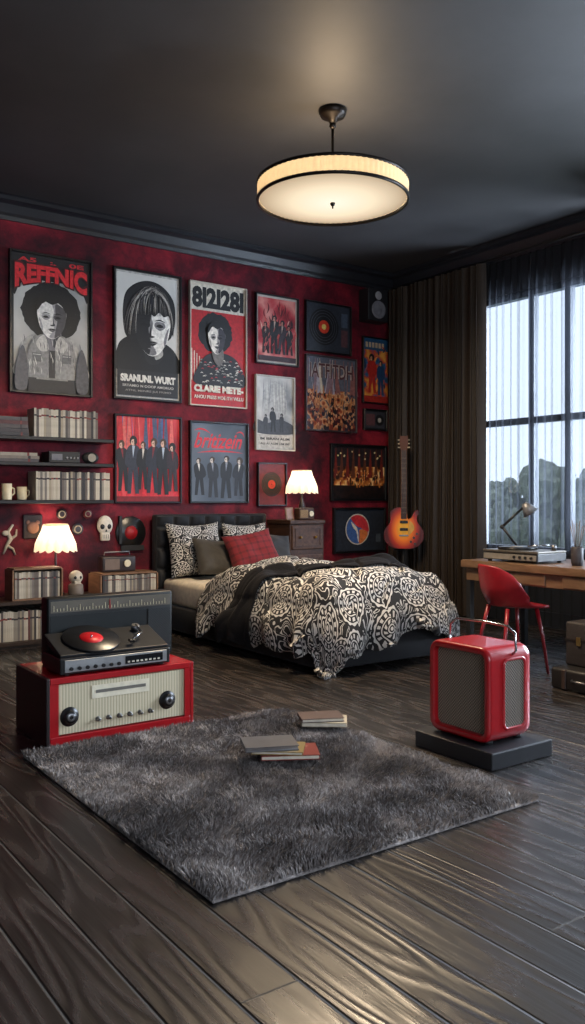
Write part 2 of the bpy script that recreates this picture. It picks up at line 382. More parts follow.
# ------------------------------------------------------------ text helper
_tc={}
def text_geo(body,bold=.03):
    k=(body,bold)
    if k in _tc: return _tc[k]
    cu=bpy.data.curves.new('t','FONT'); cu.body=body; cu.size=1; cu.offset=bold; cu.resolution_u=3
    o=bpy.data.objects.new('t',cu); COL.objects.link(o); dg=bpy.context.evaluated_depsgraph_get()
    me=bpy.data.meshes.new_from_object(o.evaluated_get(dg)); vs=[v.co.copy() for v in me.vertices]; fs=[tuple(p.vertices) for p in me.polygons]
    bpy.data.objects.remove(o); bpy.data.curves.remove(cu); bpy.data.meshes.remove(me)
    xs=[v.x for v in vs]; ys=[v.y for v in vs]; a,bb,c,d=min(xs),max(xs),min(ys),max(ys)
    vs=[((v.x-a)/(bb-a),(v.y-c)/(d-c)) for v in vs]; _tc[k]=(vs,fs); return _tc[k]
def cr(pts,n=5):
    out=[]; N=len(pts)
    for i in range(N):
        p0,p1,p2,p3=[pts[(i+k-1)%N] for k in range(4)]
        for j in range(n):
            t=j/n
            out.append(tuple(.5*((2*p1[a])+(-p0[a]+p2[a])*t+(2*p0[a]-5*p1[a]+4*p2[a]-p3[a])*t*t+(-p0[a]+3*p1[a]-3*p2[a]+p3[a])*t**3) for a in (0,1)))
    return out
class Print:
    """flat printed sheet: layers of ink stacked fractions of a millimetre apart"""
    def __init__(s,w,h,bg,face='y'):
        s.w,s.h=w,h; s.b=MB(); s.k=0; s.rect(0,1,0,1,bg)
    def m(s,c): return c if isinstance(c,bpy.types.Material) else M(c,.5,var=.25,scale=40)
    def p(s,pts,c):
        s.k+=1; y=-.014-s.k*.0001
        s.b.poly([((u-.5)*s.w,y,(v-.5)*s.h) for u,v in pts],s.m(c))
    def rect(s,u0,u1,v0,v1,c): s.p([(u0,v0),(u1,v0),(u1,v1),(u0,v1)],c)
    def blob(s,pts,c): s.p(cr(pts),c)
    def ell(s,cu,cv,ru,rv,c,n=28,jag=0): s.p([(cu+ru*(1+jag*random.uniform(-1,1))*math.cos(2*pi*i/n),cv+rv*(1+jag*random.uniform(-1,1))*math.sin(2*pi*i/n)) for i in range(n)],c)
    def circ(s,cu,cv,r,c,n=32): s.ell(cu,cv,r/s.w,r/s.h,c,n)
    def stroke(s,p0,p1,p2,wd,c,n=8):
        L=[];R=[]
        for i in range(n+1):
            t=i/n; x=(1-t)**2*p0[0]+2*t*(1-t)*p1[0]+t*t*p2[0]; y=(1-t)**2*p0[1]+2*t*(1-t)*p1[1]+t*t*p2[1]
            dx=2*(1-t)*(p1[0]-p0[0])+2*t*(p2[0]-p1[0]); dy=(2*(1-t)*(p1[1]-p0[1])+2*t*(p2[1]-p1[1]))*s.h/s.w
            l=math.hypot(dx,dy) or 1; q=wd*(.12+math.sin(pi*t)); nx,ny=-dy/l*q,dx/l*q*s.w/s.h
            L.append((x+nx,y+ny)); R.append((x-nx,y-ny))
        s.p(L+R[::-1],c)
    def text(s,t,u0,u1,v0,v1,c,bold=.03,arch=0,slant=0,flare=0):
        vs,fs=text_geo(t,bold); s.k+=1; y=-.014-s.k*.0001; i=s.b.mi(s.m(c)); L=[]
        for a,bv in vs:
            bend=(1-(2*a-1)**2)
            uu=u0+a*(u1-u0)+slant*(bv); vv=v0+bv*(v1-v0)*(1+flare*(1-bend))+arch*bend-(flare*(1-bend)*(v1-v0)*.5)
            L.append(s.b.bm.verts.new(((uu-.5)*s.w,y,(vv-.5)*s.h)))
        for f in fs:
            try: s.b.bm.faces.new([L[q] for q in f]).material_index=i
            except ValueError: pass
    def face(s,cx,cy,w,h,t1,t2,t3,t4,sd=1,deep=0):
        """portrait head in four stacked tones; sd = side in shadow"""
        X=lambda q:cx+sd*w*q; Y=lambda q:cy+h*q
        s.blob([(X(-.46),Y(.3)),(X(0),Y(.55)),(X(.46),Y(.3)),(X(.45),Y(-.05)),(X(.33),Y(-.3)),(X(.12),Y(-.49)),(X(-.12),Y(-.49)),(X(-.33),Y(-.3)),(X(-.45),Y(-.05))],t1)
        s.blob([(X(.05-deep),Y(.53)),(X(.46),Y(.3)),(X(.45),Y(-.05)),(X(.33),Y(-.3)),(X(.1),Y(-.49)),(X(-.06-deep*.5),Y(-.46)),(X(.08-deep),Y(-.3)),(X(.13-deep),Y(-.12)),(X(.08-deep),Y(.1)),(X(.12-deep),Y(.25))],t2)
        s.blob([(X(.22-deep*1.6),Y(.46)),(X(.46),Y(.28)),(X(.455),Y(-.05)),(X(.34),Y(-.3)),(X(.10),Y(-.49)),(X(.2-deep*1.6),Y(-.28)),(X(.26-deep*1.6),Y(0)),(X(.2-deep*1.6),Y(.2))],t3)
        s.blob([(X(-.44),Y(.05)),(X(-.36),Y(-.05)),(X(-.3),Y(-.22)),(X(-.34),Y(-.3))],t2)
        for q in (-1,1):
            x=.2*q
            s.blob([(X(x-.14),Y(.06)),(X(x-.1),Y(.15)),(X(x+.1),Y(.15)),(X(x+.14),Y(.06)),(X(x),Y(-.01))],t3 if q>0 else t2)
            s.blob([(X(x-.1),Y(.07)),(X(x),Y(.115)),(X(x+.1),Y(.07)),(X(x),Y(.045))],t4)
            s.blob([(X(x-.15),Y(.15)),(X(x),Y(.205)),(X(x+.15),Y(.16)),(X(x),Y(.175))],t4)
        s.blob([(X(.03),Y(.1)),(X(.07),Y(-.06)),(X(.11),Y(-.13)),(X(.02),Y(-.16)),(X(.03),Y(-.05))],t3)
        s.blob([(X(-.07),Y(-.14)),(X(0),Y(-.125)),(X(.1),Y(-.14)),(X(.02),Y(-.165))],t4)
        s.blob([(X(-.14),Y(-.255)),(X(-.05),Y(-.23)),(X(.05),Y(-.23)),(X(.15),Y(-.255)),(X(0),Y(-.268))],t4)
        s.blob([(X(-.11),Y(-.27)),(X(0),Y(-.272)),(X(.12),Y(-.27)),(X(0),Y(-.32))],t3)
        s.blob([(X(-.1),Y(-.37)),(X(.02),Y(-.36)),(X(.12),Y(-.37)),(X(.02),Y(-.39))],t2)
    def figure(s,cx,v0,ht,suit,skin,hair,shirt=None,wd=1.0):
        r=s.h/s.w; hw=ht*.13*r*wd; ln=random.uniform(-.25,.25)*hw; st=random.uniform(.0,.25)*hw
        s.p([(cx-hw*.8-st,v0),(cx-hw*.2-st,v0),(cx,v0+ht*.42),(cx+hw*.2+st,v0),(cx+hw*.85+st,v0),(cx+hw*.75,v0+ht*.5),(cx-hw*.75,v0+ht*.5)],suit)
        s.blob([(cx-hw*.7,v0+ht*.45),(cx-hw*random.uniform(1.0,1.4),v0+ht*.55),(cx-hw+ln,v0+ht*.78),(cx+ln,v0+ht*.86),(cx+hw+ln,v0+ht*.78),(cx+hw*random.uniform(1.0,1.4),v0+ht*.55),(cx+hw*.7,v0+ht*.45)],suit)
        if shirt: s.p([(cx-hw*.22+ln,v0+ht*.83),(cx+hw*.22+ln,v0+ht*.83),(cx,v0+ht*.62)],shirt)
        q=random.uniform(.8,1.25); c2=cx+ln*1.2
        s.ell(c2,v0+ht*.92,hw*.6*q,ht*.085*q,hair,14,.06); s.ell(c2-hw*.05,v0+ht*.89,hw*.38,ht*.058,skin,12)
        s.p([(c2+hw*.05,v0+ht*.95),(c2+hw*.42,v0+ht*.93),(c2+hw*.35,v0+ht*.86),(c2+hw*.12,v0+ht*.845)],hair)
        s.p([(c2-hw*.3,v0+ht*.905),(c2-hw*.08,v0+ht*.905),(c2-hw*.1,v0+ht*.89),(c2-hw*.28,v0+ht*.89)],hair)
def picture(name,x0,x1,z0,z1,draw,label,frame='#101013',fw=.02,mat=None,matw=.03,bg='#888888',cat='poster'):
    w,h=x1-x0,z1-z0; e=thing(name,((x0+x1)/2,YW-.002,(z0+z1)/2),label,cat)
    b=MB(); F=M(frame,.35); a,c=w/2,h/2; d=-.038
    b.box(-a,-a+fw,d,0,-c,c,F,.003,1); b.box(a-fw,a,d,0,-c,c,F,.003,1); b.box(-a+fw,a-fw,d,0,-c,-c+fw,F,.003,1); b.box(-a+fw,a-fw,d,0,c-fw,c,F,.003,1)
    b.box(-a+fw,a-fw,-.010,0,-c+fw,c-fw,MATTE)
    b.make('frame',e)
    if mat:
        b=MB(); b.box(-a+fw,a-fw,-.013,-.0102,-c+fw,c-fw,M(mat,.7)); b.make('mat_board',e)
    k=fw+(matw if mat else 0); p=Print(w-2*k,h-2*k,bg); draw(p); p.b.make('print',e,recalc=False)
    return e

GR=mat_crowd('aged_grey_print',[(.3,'#8f8f8d'),(.55,'#b9b7b2'),(.8,'#d0cdc6')],3)
WH=mat_crowd('pale_print_paper',[(.3,'#b4b2ad'),(.55,'#cfccc6'),(.8,'#dedbd4')],3)
def curls(p,cx,cy,ru,rv,n,cols):
    for i in range(n):
        a=random.uniform(0,2*pi); r=random.uniform(.3,1.0)**.5; x=cx+ru*r*math.cos(a); y=cy+rv*r*math.sin(a)
        p.stroke((x-.010,y),(x,y+.010*random.choice((-1,1))),(x+.010,y),.0025,random.choice(cols))
def d1(p):
    p.rect(.03,.97,.12,.985,GR)
    p.blob([(.03,.70),(.10,.77),(.2,.81),(.5,.85),(.8,.81),(.9,.77),(.97,.70),(.97,.985),(.5,.99),(.03,.985)],'#17171a')
    p.rect(.03,.97,.82,.985,'#17171a')
    p.rect(0,1,0,.12,'#151518')
    p.text('A5   :.   0E',.08,.92,.945,.978,'#d0222c',.03)
    p.blob([(.08,.10),(.08,.26),(.13,.36),(.34,.44),(.64,.44),(.87,.37),(.93,.26),(.93,.10)],'#a9a7a3')
    p.ell(.5,.60,.38,.215,'#09090b',56,.04)
    curls(p,.5,.60,.37,.21,90,['#1e1e21','#26262a','#17171a'])
    p.text('REFFNIC',.03,.97,.765,.905,'#4a080c',.11,.035,0,.55); p.text('REFFNIC',.04,.96,.775,.895,'#e0242d',.05,.035,0,.55)
    p.blob([(.40,.34),(.41,.48),(.6,.48),(.61,.34),(.5,.29)],'#77757a'); p.blob([(.52,.34),(.54,.45),(.6,.46),(.61,.36)],'#333236')
    p.face(.5,.535,.38,.27,'#e4e1dc','#a09d9e','#4a484c','#0d0d0f',1,.05)
    p.blob([(.30,.64),(.36,.69),(.5,.71),(.64,.69),(.70,.64),(.68,.60),(.60,.665),(.5,.65),(.40,.665),(.32,.60)],'#09090b')
    p.blob([(.18,.10),(.20,.3),(.28,.39),(.40,.42),(.46,.3),(.43,.1)],'#8b8a88'); p.blob([(.82,.10),(.80,.3),(.72,.39),(.61,.42),(.54,.3),(.57,.1)],'#95938f')
    p.blob([(.40,.42),(.30,.36),(.36,.30),(.46,.32)],'#c8c5bf'); p.blob([(.60,.42),(.70,.36),(.64,.30),(.54,.32)],'#bdbab4')
    p.rect(.46,.54,.1,.31,'#232327')
    for u,v in ((.25,.22),(.63,.22)): p.rect(u,u+.12,v,v+.065,'#666566'); p.rect(u+.01,u+.11,v+.05,v+.055,'#d0cec9')
    for i in range(80):
        x=random.uniform(.12,.88); y=random.uniform(.12,.36); p.stroke((x,y),(x+.01,y+.02),(x-.01,y+.05),.004,random.choice(['#4a4a4e','#dcdad4','#76757a','#5c5b5f']))
    p.blob([(.04,.02),(.05,.2),(.13,.33),(.19,.2),(.18,.02)],'#57565a'); p.blob([(.96,.02),(.96,.2),(.88,.34),(.81,.2),(.82,.02)],'#4b4a4e')
    p.rect(.2,.8,.0,.1,'#1b1b1f'); p.rect(.3,.7,.09,.105,'#8b8984')
picture('framed_poster',2.114,2.824,2.03,3.20,d1,'framed grey portrait poster with red arched lettering',bg='#17171a')
def d2(p):
    p.rect(.03,.97,.22,.985,WH)
    p.blob([(.03,.215),(.03,.38),(.12,.46),(.3,.49),(.75,.46),(.97,.36),(.97,.215)],'#0a0a0c')
    p.blob([(.48,.30),(.44,.46),(.70,.46),(.74,.35),(.64,.28)],'#1a191b'); p.blob([(.62,.32),(.61,.42),(.70,.44),(.74,.36)],'#a7a5a0')
    p.blob([(.20,.47),(.12,.60),(.14,.80),(.28,.90),(.50,.945),(.72,.92),(.90,.82),(.94,.68),(.90,.55),(.80,.48),(.5,.5)],'#111012')
    p.face(.57,.56,.60,.42,'#e8e5df','#7b797b','#151417','#09090b',-1,.10)
    p.blob([(.24,.46),(.15,.56),(.12,.68),(.16,.82),(.32,.90),(.52,.94),(.74,.90),(.90,.78),(.92,.64),(.90,.52),(.87,.60),(.83,.68),(.75,.67),(.68,.70),(.60,.665),(.52,.69),(.44,.64),(.37,.64),(.325,.55),(.29,.50)],'#171618')
    for i in range(120):
        t=random.random(); s0=(.60+random.uniform(-.10,.08),.91-.04*random.random())
        x1=.13+t*.77; y1=(.49+.06*random.random()) if x1<.32 else ((.54+.06*random.random()) if x1>.86 else .665+.03*random.random())
        p.stroke(s0,(s0[0]+(x1-s0[0])*random.uniform(.85,1.1),.875-.05*random.random()),(x1+random.uniform(-.01,.01),y1),.003+.004*random.random(),random.choice(['#5b5753','#343236','#8a847d','#242225','#b8b1a8','#444143','#141315']))
    p.rect(.03,.97,0.015,.218,'#1d1d21'); p.text('SRANUNL WURT',.07,.93,.125,.185,'#d8d4cb',.06)
    p.text('SRTAMIO N OOOF AMORUO',.10,.90,.085,.105,'#b5b1a9',.03); p.text('ATNL MENRE JUI FRIMO',.14,.86,.045,.065,'#8f8b84',.02)
picture('framed_poster',3.018,3.686,2.04,3.20,d2,'framed black and white portrait poster of mop-haired singer',bg='#b9b6b0')
def d3(p):
    p.rect(0,1,.78,1,'#cbc3b4'); p.text('8I2I28I',.03,.97,.80,.975,'#121214',.055)
    for i in range(7): p.rect(.02+.045*i,.035+.045*i,.2,.46-.02*i,'#d8cfc0')
    p.ell(.45,.605,.31,.165,'#09080a',50,.05)
    curls(p,.45,.605,.30,.16,70,['#241e22','#2c2428'])
    p.blob([(.1,.17),(.14,.32),(.28,.41),(.45,.44),(.7,.43),(.88,.36),(.97,.17)],'#17161a')
    for i in range(90):
        a,c=random.uniform(.15,.92),random.uniform(.18,.38)
        p.stroke((a,c),(a+.03,c+.015),(a+.05,c),.007,random.choice(['#cfc7b8','#cfc7b8','#8e8a82','#a8242c','#17161a']))
    p.blob([(.4,.38),(.38,.48),(.56,.48),(.58,.38),(.5,.33)],'#6b6560')
    p.face(.46,.545,.32,.23,'#e6dfd4','#8e8682','#37333a','#0d0d0f',1,.06)
    p.blob([(.29,.62),(.34,.67),(.46,.69),(.58,.67),(.63,.62),(.61,.60),(.54,.65),(.46,.635),(.38,.65),(.31,.60)],'#09080a')
    p.text('CLARIE METE-',.05,.95,.105,.165,'#d8cfc0',.07); p.text('ANOU PRESS MOE ITH WLLU',.05,.95,.05,.08,'#d8cfc0',.03)
picture('framed_poster',3.77,4.393,2.03,3.19,d3,'framed red concert poster with black psychedelic lettering',bg='#b0141c',frame='#c9c2b4',fw=.012)
REDP=mat_crowd('red_painted_print',[(.25,'#3a0a10'),(.45,'#8a1520'),(.6,'#b8323a'),(.8,'#d88a80')],6)
def d4(p):
    for i in range(40): x,y=random.uniform(.05,.95),random.uniform(.3,.98); p.stroke((x,y),(x+random.uniform(-.1,.1),y-.08),(x+random.uniform(-.1,.1),y-.18),.015,random.choice(['#c9504a','#5a0f18','#d9a090','#7a1620','#2e0a10']))
    for x,h,c in ((.2,.5,'#2a1418'),(.42,.62,'#141216'),(.62,.55,'#30222a'),(.83,.48,'#1a1418')): p.figure(x,.12,h,c,'#b77a68','#150d10','#b9a090')
    for i in range(30): x,y=random.uniform(.1,.9),random.uniform(.12,.6); p.stroke((x,y),(x+.02,y+.04),(x+.05,y+.08),.012,random.choice(['#c9504a','#3a0f18','#a05048','#16090c']))
    p.rect(.0,1,0,.08,'#31141a')
picture('framed_poster',4.497,5.014,2.49,3.18,d4,'small red painted band print with white border',bg=REDP,frame='#1a1a1e',mat='#b9b2a8',matw=.02,fw=.014)
def rec(p,cu,cv,r,lab,gl='#2b2b30'):
    p.circ(cu,cv,r,'#0b0b0d'); 
    for k in (.9,.75,.6): p.circ(cu,cv,r*k,gl); p.circ(cu,cv,r*(k-.03),'#0d0d10')
    p.circ(cu,cv,r*.36,lab); p.circ(cu,cv,r*.06,'#111111')
def d5(p):
    rec(p,.40,.52,.19,'#d03a1c','#4a4c55'); p.circ(.40,.52,.03,'#f0d070',12)
    p.rect(.80,.95,.56,.86,'#4a5666'); p.rect(.80,.95,.14,.5,'#5a3a3e')
picture('framed_record',5.10,5.70,2.67,3.19,d5,'black framed vinyl record with orange red label',bg='#2e323c',fw=.016,cat='framed record')
CROWD=mat_crowd('concert_crowd_print',[(.25,'#140b0d'),(.42,'#4a1a16'),(.55,'#a8502c'),(.68,'#d8a878'),(.8,'#4a4d5c')],16)
def d6(p):
    p.rect(0,1,.55,1,'#565a68'); 
    for i in range(14):
        x=random.uniform(.02,.98); p.p([(x,.98),(x+.012,.98),(x+random.uniform(-.12,.15),.5),(x+random.uniform(-.15,.1),.5)],random.choice(['#9f9aa6','#7d6570','#c8beae','#8a5a58']))
    p.text('IATFITDH',.06,.94,.72,.92,'#a89c94',.06); p.text('IATFITDH',.07,.95,.715,.915,'#4c2228',.01)
    for i in range(110): 
        y=.5*(1-i/110); x=random.uniform(.03,.97); c=random.choice(['#1a1216','#3c1418','#241c28','#7a3020','#8a5838','#2a2030']); k=1.4-1.2*y; p.ell(x,y,.032*k,.035*k,c,9,.2); p.ell(x,y+.035*k,.014*k,.018*k,random.choice(['#b88058','#c89870','#7a4030']),8)
    for i in range(24): x=random.uniform(.05,.95); y=random.uniform(.35,.55); p.stroke((x,y-.1),(x+.01,y),(x+.02,y+.08),.008,'#b87848')
picture('framed_poster',5.10,5.774,1.86,2.64,d6,'framed concert crowd poster in orange and grey',bg=CROWD,fw=.016,frame='#3a3438')
GR2=mat_crowd('misty_grey_print',[(.25,'#3a3d42'),(.5,'#8d9094'),(.75,'#c6c6c4')],5)
def d7(p):
    p.blob([(.25,.45),(.2,.8),(.5,.95),(.8,.8),(.75,.45)],'#a9aaaa')
    for i in range(8): x=.2+i*.09; p.stroke((x,.97),(x,.8),(x+random.uniform(-.08,.08),.5),.012,random.choice(['#8a8c90','#c8c8c4']))
    p.blob([(.0,.22),(.0,.4),(.3,.36),(.6,.42),(1,.34),(1,.22)],'#3c3e44')
    p.figure(.45,.24,.34,'#1d1e22','#8b8886','#101013'); p.figure(.68,.24,.26,'#2b2c31','#8b8886','#101013'); p.figure(.24,.24,.24,'#33343a','#8b8886','#101013')
    p.rect(0,1,0,.20,'#b4b1aa'); p.text('IM IBRAN AUM',.1,.9,.125,.16,'#222226',.04); p.text('AU AI AUM UM IBE',.1,.9,.06,.09,'#333336',.03)
picture('framed_poster',4.497,4.965,1.64,2.38,d7,'small misty grey concert print in white frame',bg=GR2,fw=.014,frame='#b5b1aa')
RB=mat_crowd('red_blue_streaked_print',[(.28,'#23355c'),(.4,'#7c1220'),(.55,'#b01824'),(.8,'#d8464a')],4)
def d8(p):
    for i in range(26):
        x=random.uniform(0,1); p.p([(x,1),(x+.03,1),(x+.07,.45),(x-.04,.4)],random.choice(['#c82430','#9a1420','#3c5c90','#b81a26','#40506e','#d06058']))
    for i in range(8): x=.02+i*.125; p.p([(x,.0),(x+.09,0),(x+.05,.28),(x+.03,.28)],'#d02430')
    for x,h,c,y in ((.11,.60,'#16161c',.12),(.26,.68,'#2a2d3a',.09),(.41,.58,'#0e0e12',.14),(.56,.66,'#20222e',.10),(.73,.68,'#131318',.08),(.89,.58,'#2a1c22',.12)): p.figure(x,y,h,c,'#c9a490',random.choice(['#0e0b0c','#2c1a12','#4a3020']),random.choice(['#a8b4c4','#c8c0b8','#7a1c24']),.9)
    p.rect(0,1,0,.06,'#7a1018')
picture('framed_poster',3.027,3.686,1.12,1.91,d8,'framed red poster of six figures in dark suits',bg=RB,fw=.018)
SL=mat_crowd('slate_blue_print',[(.3,'#343b46'),(.6,'#4c5562'),(.85,'#626b78')],3)
def d9(p):
    p.text('britizein',.05,.88,.68,.88,'#cc1e2a',.02,0,.08); p.stroke((.12,.62),(.5,.67),(.93,.63),.012,'#cc1e2a'); p.stroke((.06,.90),(.2,.96),(.34,.87),.012,'#cc1e2a'); p.stroke((.80,.88),(.92,.95),(.96,.84),.010,'#cc1e2a')
    for x,h,c,y in ((.15,.48,'#101116',.08),(.39,.53,'#1c1d22',.05),(.62,.56,'#0b0c10',.04),(.85,.50,'#181a22',.07)): p.figure(x,y,h,c,'#cdbfb2',random.choice(['#0b0a0b','#2a1c16','#3a2c22']),random.choice(['#d8d4cc','#8a8c94']),1.1)
picture('framed_poster',3.77,4.415,1.12,1.89,d9,'framed slate poster of four figures under red script',bg=SL,fw=.018)
picture('framed_record',4.52,4.865,1.09,1.52,lambda p:rec(p,.5,.5,.12,'#d03a2a','#5a1a1e'),'small frame with record on red backing',bg='#6c1218',fw=.014,cat='framed record')
STG=mat_crowd('stage_lights_print',[(.3,'#120a0a'),(.5,'#35170f'),(.68,'#b86a28'),(.85,'#f0d090')],14)
def d11(p):
    p.rect(0,1,.62,1,'#231a1e'); 
    for i in range(9): x=.06+i*.11; p.p([(x,.98),(x+.01,.98),(x+.04,.4),(x-.04,.4)],'#5a3020' if i%2 else '#6a221a')
    p.rect(0,1,0,.25,'#20100e')
    for i in range(46): x=random.uniform(.06,.94); y=random.uniform(.2,.5); p.ell(x,y,.014,.045,random.choice(['#120c0e','#7a1c18','#2a1a14','#b06828','#c88838']),8,.2); p.ell(x,y+.055,.007,.016,'#e0b080',7)
    for i in range(40): x=random.uniform(.03,.97); p.ell(x,random.uniform(0,.18),.025,.04,'#0c0708',8)
    for i in range(12): p.circ(random.uniform(.05,.95),random.uniform(.75,.92),.01,'#f4dca0',8)
picture('framed_poster',5.424,6.20,1.14,1.74,d11,'wide framed stage photograph with glowing warm lights',bg=STG,fw=.03,frame='#0f0f12')
def d12(p):
    cx,cy=.46,.52; E=lambda r,a:(cx+r/p.w*math.cos(a),cy+r/p.h*math.sin(a))
    p.circ(cx,cy,.165,'#c8c2b8'); p.circ(cx,cy,.152,'#3e5f9e')
    p.blob([E(.15,2.2),E(.152,1.7),E(.152,1.2),E(.152,.7),E(.152,.2),E(.152,-.2),E(.05,.2),E(.03,1.6),E(.08,2.2)],'#c0303a')
    p.blob([E(.152,-.3),E(.152,-.9),E(.152,-1.4),E(.07,-1.2),E(.03,-.2),E(.09,-.1)],'#d2753f')
    p.blob([E(.12,2.4),E(.06,2.3),E(.0,0),E(.10,-1.4),E(.14,-1.5),E(.03,-2.2),E(.06,2.9)],'#d8d2c8')
    p.rect(.84,.94,.2,.4,'#4a5666')
picture('framed_emblem',5.46,6.18,.59,1.07,d12,'dark framed round emblem in blue red and white',bg='#262c38',fw=.022,cat='framed print')
BLU=mat_crowd('comic_blue_print',[(.3,'#14304a'),(.5,'#1f5a82'),(.62,'#c0442a'),(.8,'#e0a040')],10)
def d13(p):
    p.rect(0,1,.82,1,'#1f4a6c'); 
    for i in range(6): p.rect(.1+.13*i,.19+.13*i,.86,.94,'#c0a888')
    for i in range(26): x,y=random.uniform(.05,.95),random.uniform(.1,.8); p.stroke((x,y),(x+random.uniform(-.15,.15),y+.05),(x+random.uniform(-.2,.2),y+.1),.03,random.choice(['#1f5a82','#c0442a','#d88838','#14304a']))
    p.figure(.35,.15,.6,'#a8261e','#d09870','#1a1010'); p.figure(.7,.12,.55,'#1a3a5c','#d09870','#2a1610'); p.rect(0,1,0,.1,'#a02a20')
picture('framed_poster',5.857,6.235,2.19,2.905,d13,'narrow framed comic style poster in blue and orange',bg=BLU,fw=.014)
def d14(p):
    p.rect(.05,.95,.08,.92,'#34343c'); p.rect(.1,.5,.2,.8,'#5a3a3e'); p.circ(.72,.5,.06,'#0e0e10'); p.circ(.72,.5,.025,'#a8a49c')
picture('framed_print',5.87,6.20,1.90,2.13,d14,'small black framed music memorabilia print',bg='#17171b',fw=.012,cat='framed print')

# wall speaker
e=thing('wall_speaker',(5.96,YW-.002,3.05),'small black two-way speaker mounted on the wall','speaker')
b=MB(); b.box(-.14,.14,-.16,0,0,.34,M('#1e1e22',.5),.01); b.make('cabinet',e)
b=MB(); b.lathe([(.001,.02),(.03,.015),(.07,.0),(.085,.018),(.095,.0)],M('#77777e',.4),28,(0,-.162,.12),axis='y'); b.make('woofer',e)
b=MB(); b.lathe([(.001,.012),(.02,.005),(.035,.01),(.045,.0)],M('#9a9aa0',.4),24,(0,-.162,.27),axis='y'); b.make('tweeter',e)

# ------------------------------------------------------------ shelves + books
def shelf(z):
    b=MB(); b.box(-.68,.68,-.27,-.001,-.03,0,M('#141316',.45),.004,1); b.make('floating_shelf',loc=(2.24,YW,z),label='black floating wall shelf holding books and records',cat='shelf',group='floating wall shelves')
for z in (1.66,1.455,1.15): shelf(z)
_bm={}
PAGE=M('#a89c88',.8)
def book_mesh(t,d,h,col,rough=.6):
    k=(t,d,h,col)
    if k in _bm: return _bm[k]
    b=MB(); m=M(col,rough)
    b.box(-t/2,t/2,-d/2,-d/2+.002,0,h,m); b.box(-t/2,-t/2+.002,-d/2+.002,d/2,0,h,m); b.box(t/2-.002,t/2,-d/2+.002,d/2,0,h,m)
    b.box(-t/2+.002,t/2-.002,-d/2+.002,d/2-.004,.003,h-.003,PAGE)
    b.box(-t/2-.0004,t/2+.0004,-d/2-.0006,-d/2+.001,h*.72,h*.78,M('#2a2428' if random.random()<.7 else '#6a2a26',.6))
    o=b.make('book_master'); me=o.data; bpy.data.objects.remove(o); _bm[k]=me; return me
def row(name,x0,x1,yb,z,hr,t,d,cols,label,cat,group):
    x=x0; 
    while x+t<=x1:
        tt=t; h=round(random.choice(hr),3); me=book_mesh(tt,d,h,random.choice(cols))
        o=bpy.data.objects.new(name,me); COL.objects.link(o); o.location=(x+tt/2,yb,z+.001); o.rotation_euler=(0,0,0)
        tag(o,label,cat,group=group); x+=tt+.0015
def stack(name,cx,cy,z,n,w,d,t,cols,label,cat,group,jit=.06):
    for i in range(n):
        ww=w*random.uniform(.85,1); me=book_mesh(t,d,ww,random.choice(cols)) 
        o=bpy.data.objects.new(name,me); COL.objects.link(o); o.rotation_euler=(0,pi/2,random.uniform(-jit,jit)); o.location=(cx-ww/2,cy,z+t/2+i*(t+.0005)+.001)
        tag(o,label,cat,group=group)
PALE=['#a79f90','#8a8479','#b9b1a2','#6d6762','#4c4846','#958a78','#2b2a2d','#b4ac9c','#5f5650']
DK=['#4a4444','#2c2b2f','#6d655c','#8a8176','#3a3436','#4a2426']
row('book',2.25,2.80,6.85,1.66,[.22,.225,.23],.0185,.17,PALE,'slim pale-spined book standing upright','book','books on the top shelf')
stack('book',2.09,6.86,1.66,5,.25,.17,.03,DK,'book lying flat in a stack','book','stacked books on the top shelf')
stack('book',2.13,6.86,1.455,3,.34,.18,.024,DK,'book lying flat in a stack','book','stacked books on the middle shelf')
row('record_sleeve',2.26,2.90,6.85,1.15,[.225,.23],.0165,.2,PALE,'thin record sleeve standing upright','record','records on the lower shelf')
e=thing('cassette_deck',(2.5,6.85,1.456),'small dark cassette deck on the shelf','cassette deck')
b=MB(); b.box(-.13,.13,-.09,.09,0,.09,MATTE,.004); b.make('body',e)
b=MB(); b.box(-.11,-.02,-.094,-.089,.02,.07,M('#6a6a70',.3)); b.make('display',e)
for x in (.02,.05,.08,.11): b=MB(); b.cyl((x,-.088,.04),(x,-.1,.04),.008,STEEL,12); b.make('knob',e)
e=thing('alarm_clock',(2.76,6.86,1.456),'dark domed alarm clock on the shelf','clock')
b=MB(); b.sph((0,0,.05),.05,MATTE,1.5,.7,1); b.make('body',e); b=MB(); b.cyl((0,-.034,.05),(0,-.04,.05),.035,M('#8a8478',.4),20); b.make('dial',e)
for x,h in ((1.93,.12),(2.055,.13),(2.175,.105)):
    e=thing('mug',(x,6.84,1.151),'cream ceramic mug on the lower shelf','mug',group='mugs on the lower shelf')
    b=MB(); b.lathe([(.001,0),(.036,0),(.038,.01),(.04,h),(.035,h),(.033,.015),(.001,.013)],CREAM,24); b.make('cup',e)
    b=MB(); b.tube([(.037,0,h*.75),(.058,0,h*.7),(.06,0,h*.4),(.037,0,h*.25)],.006,CREAM,8); b.make('handle',e)

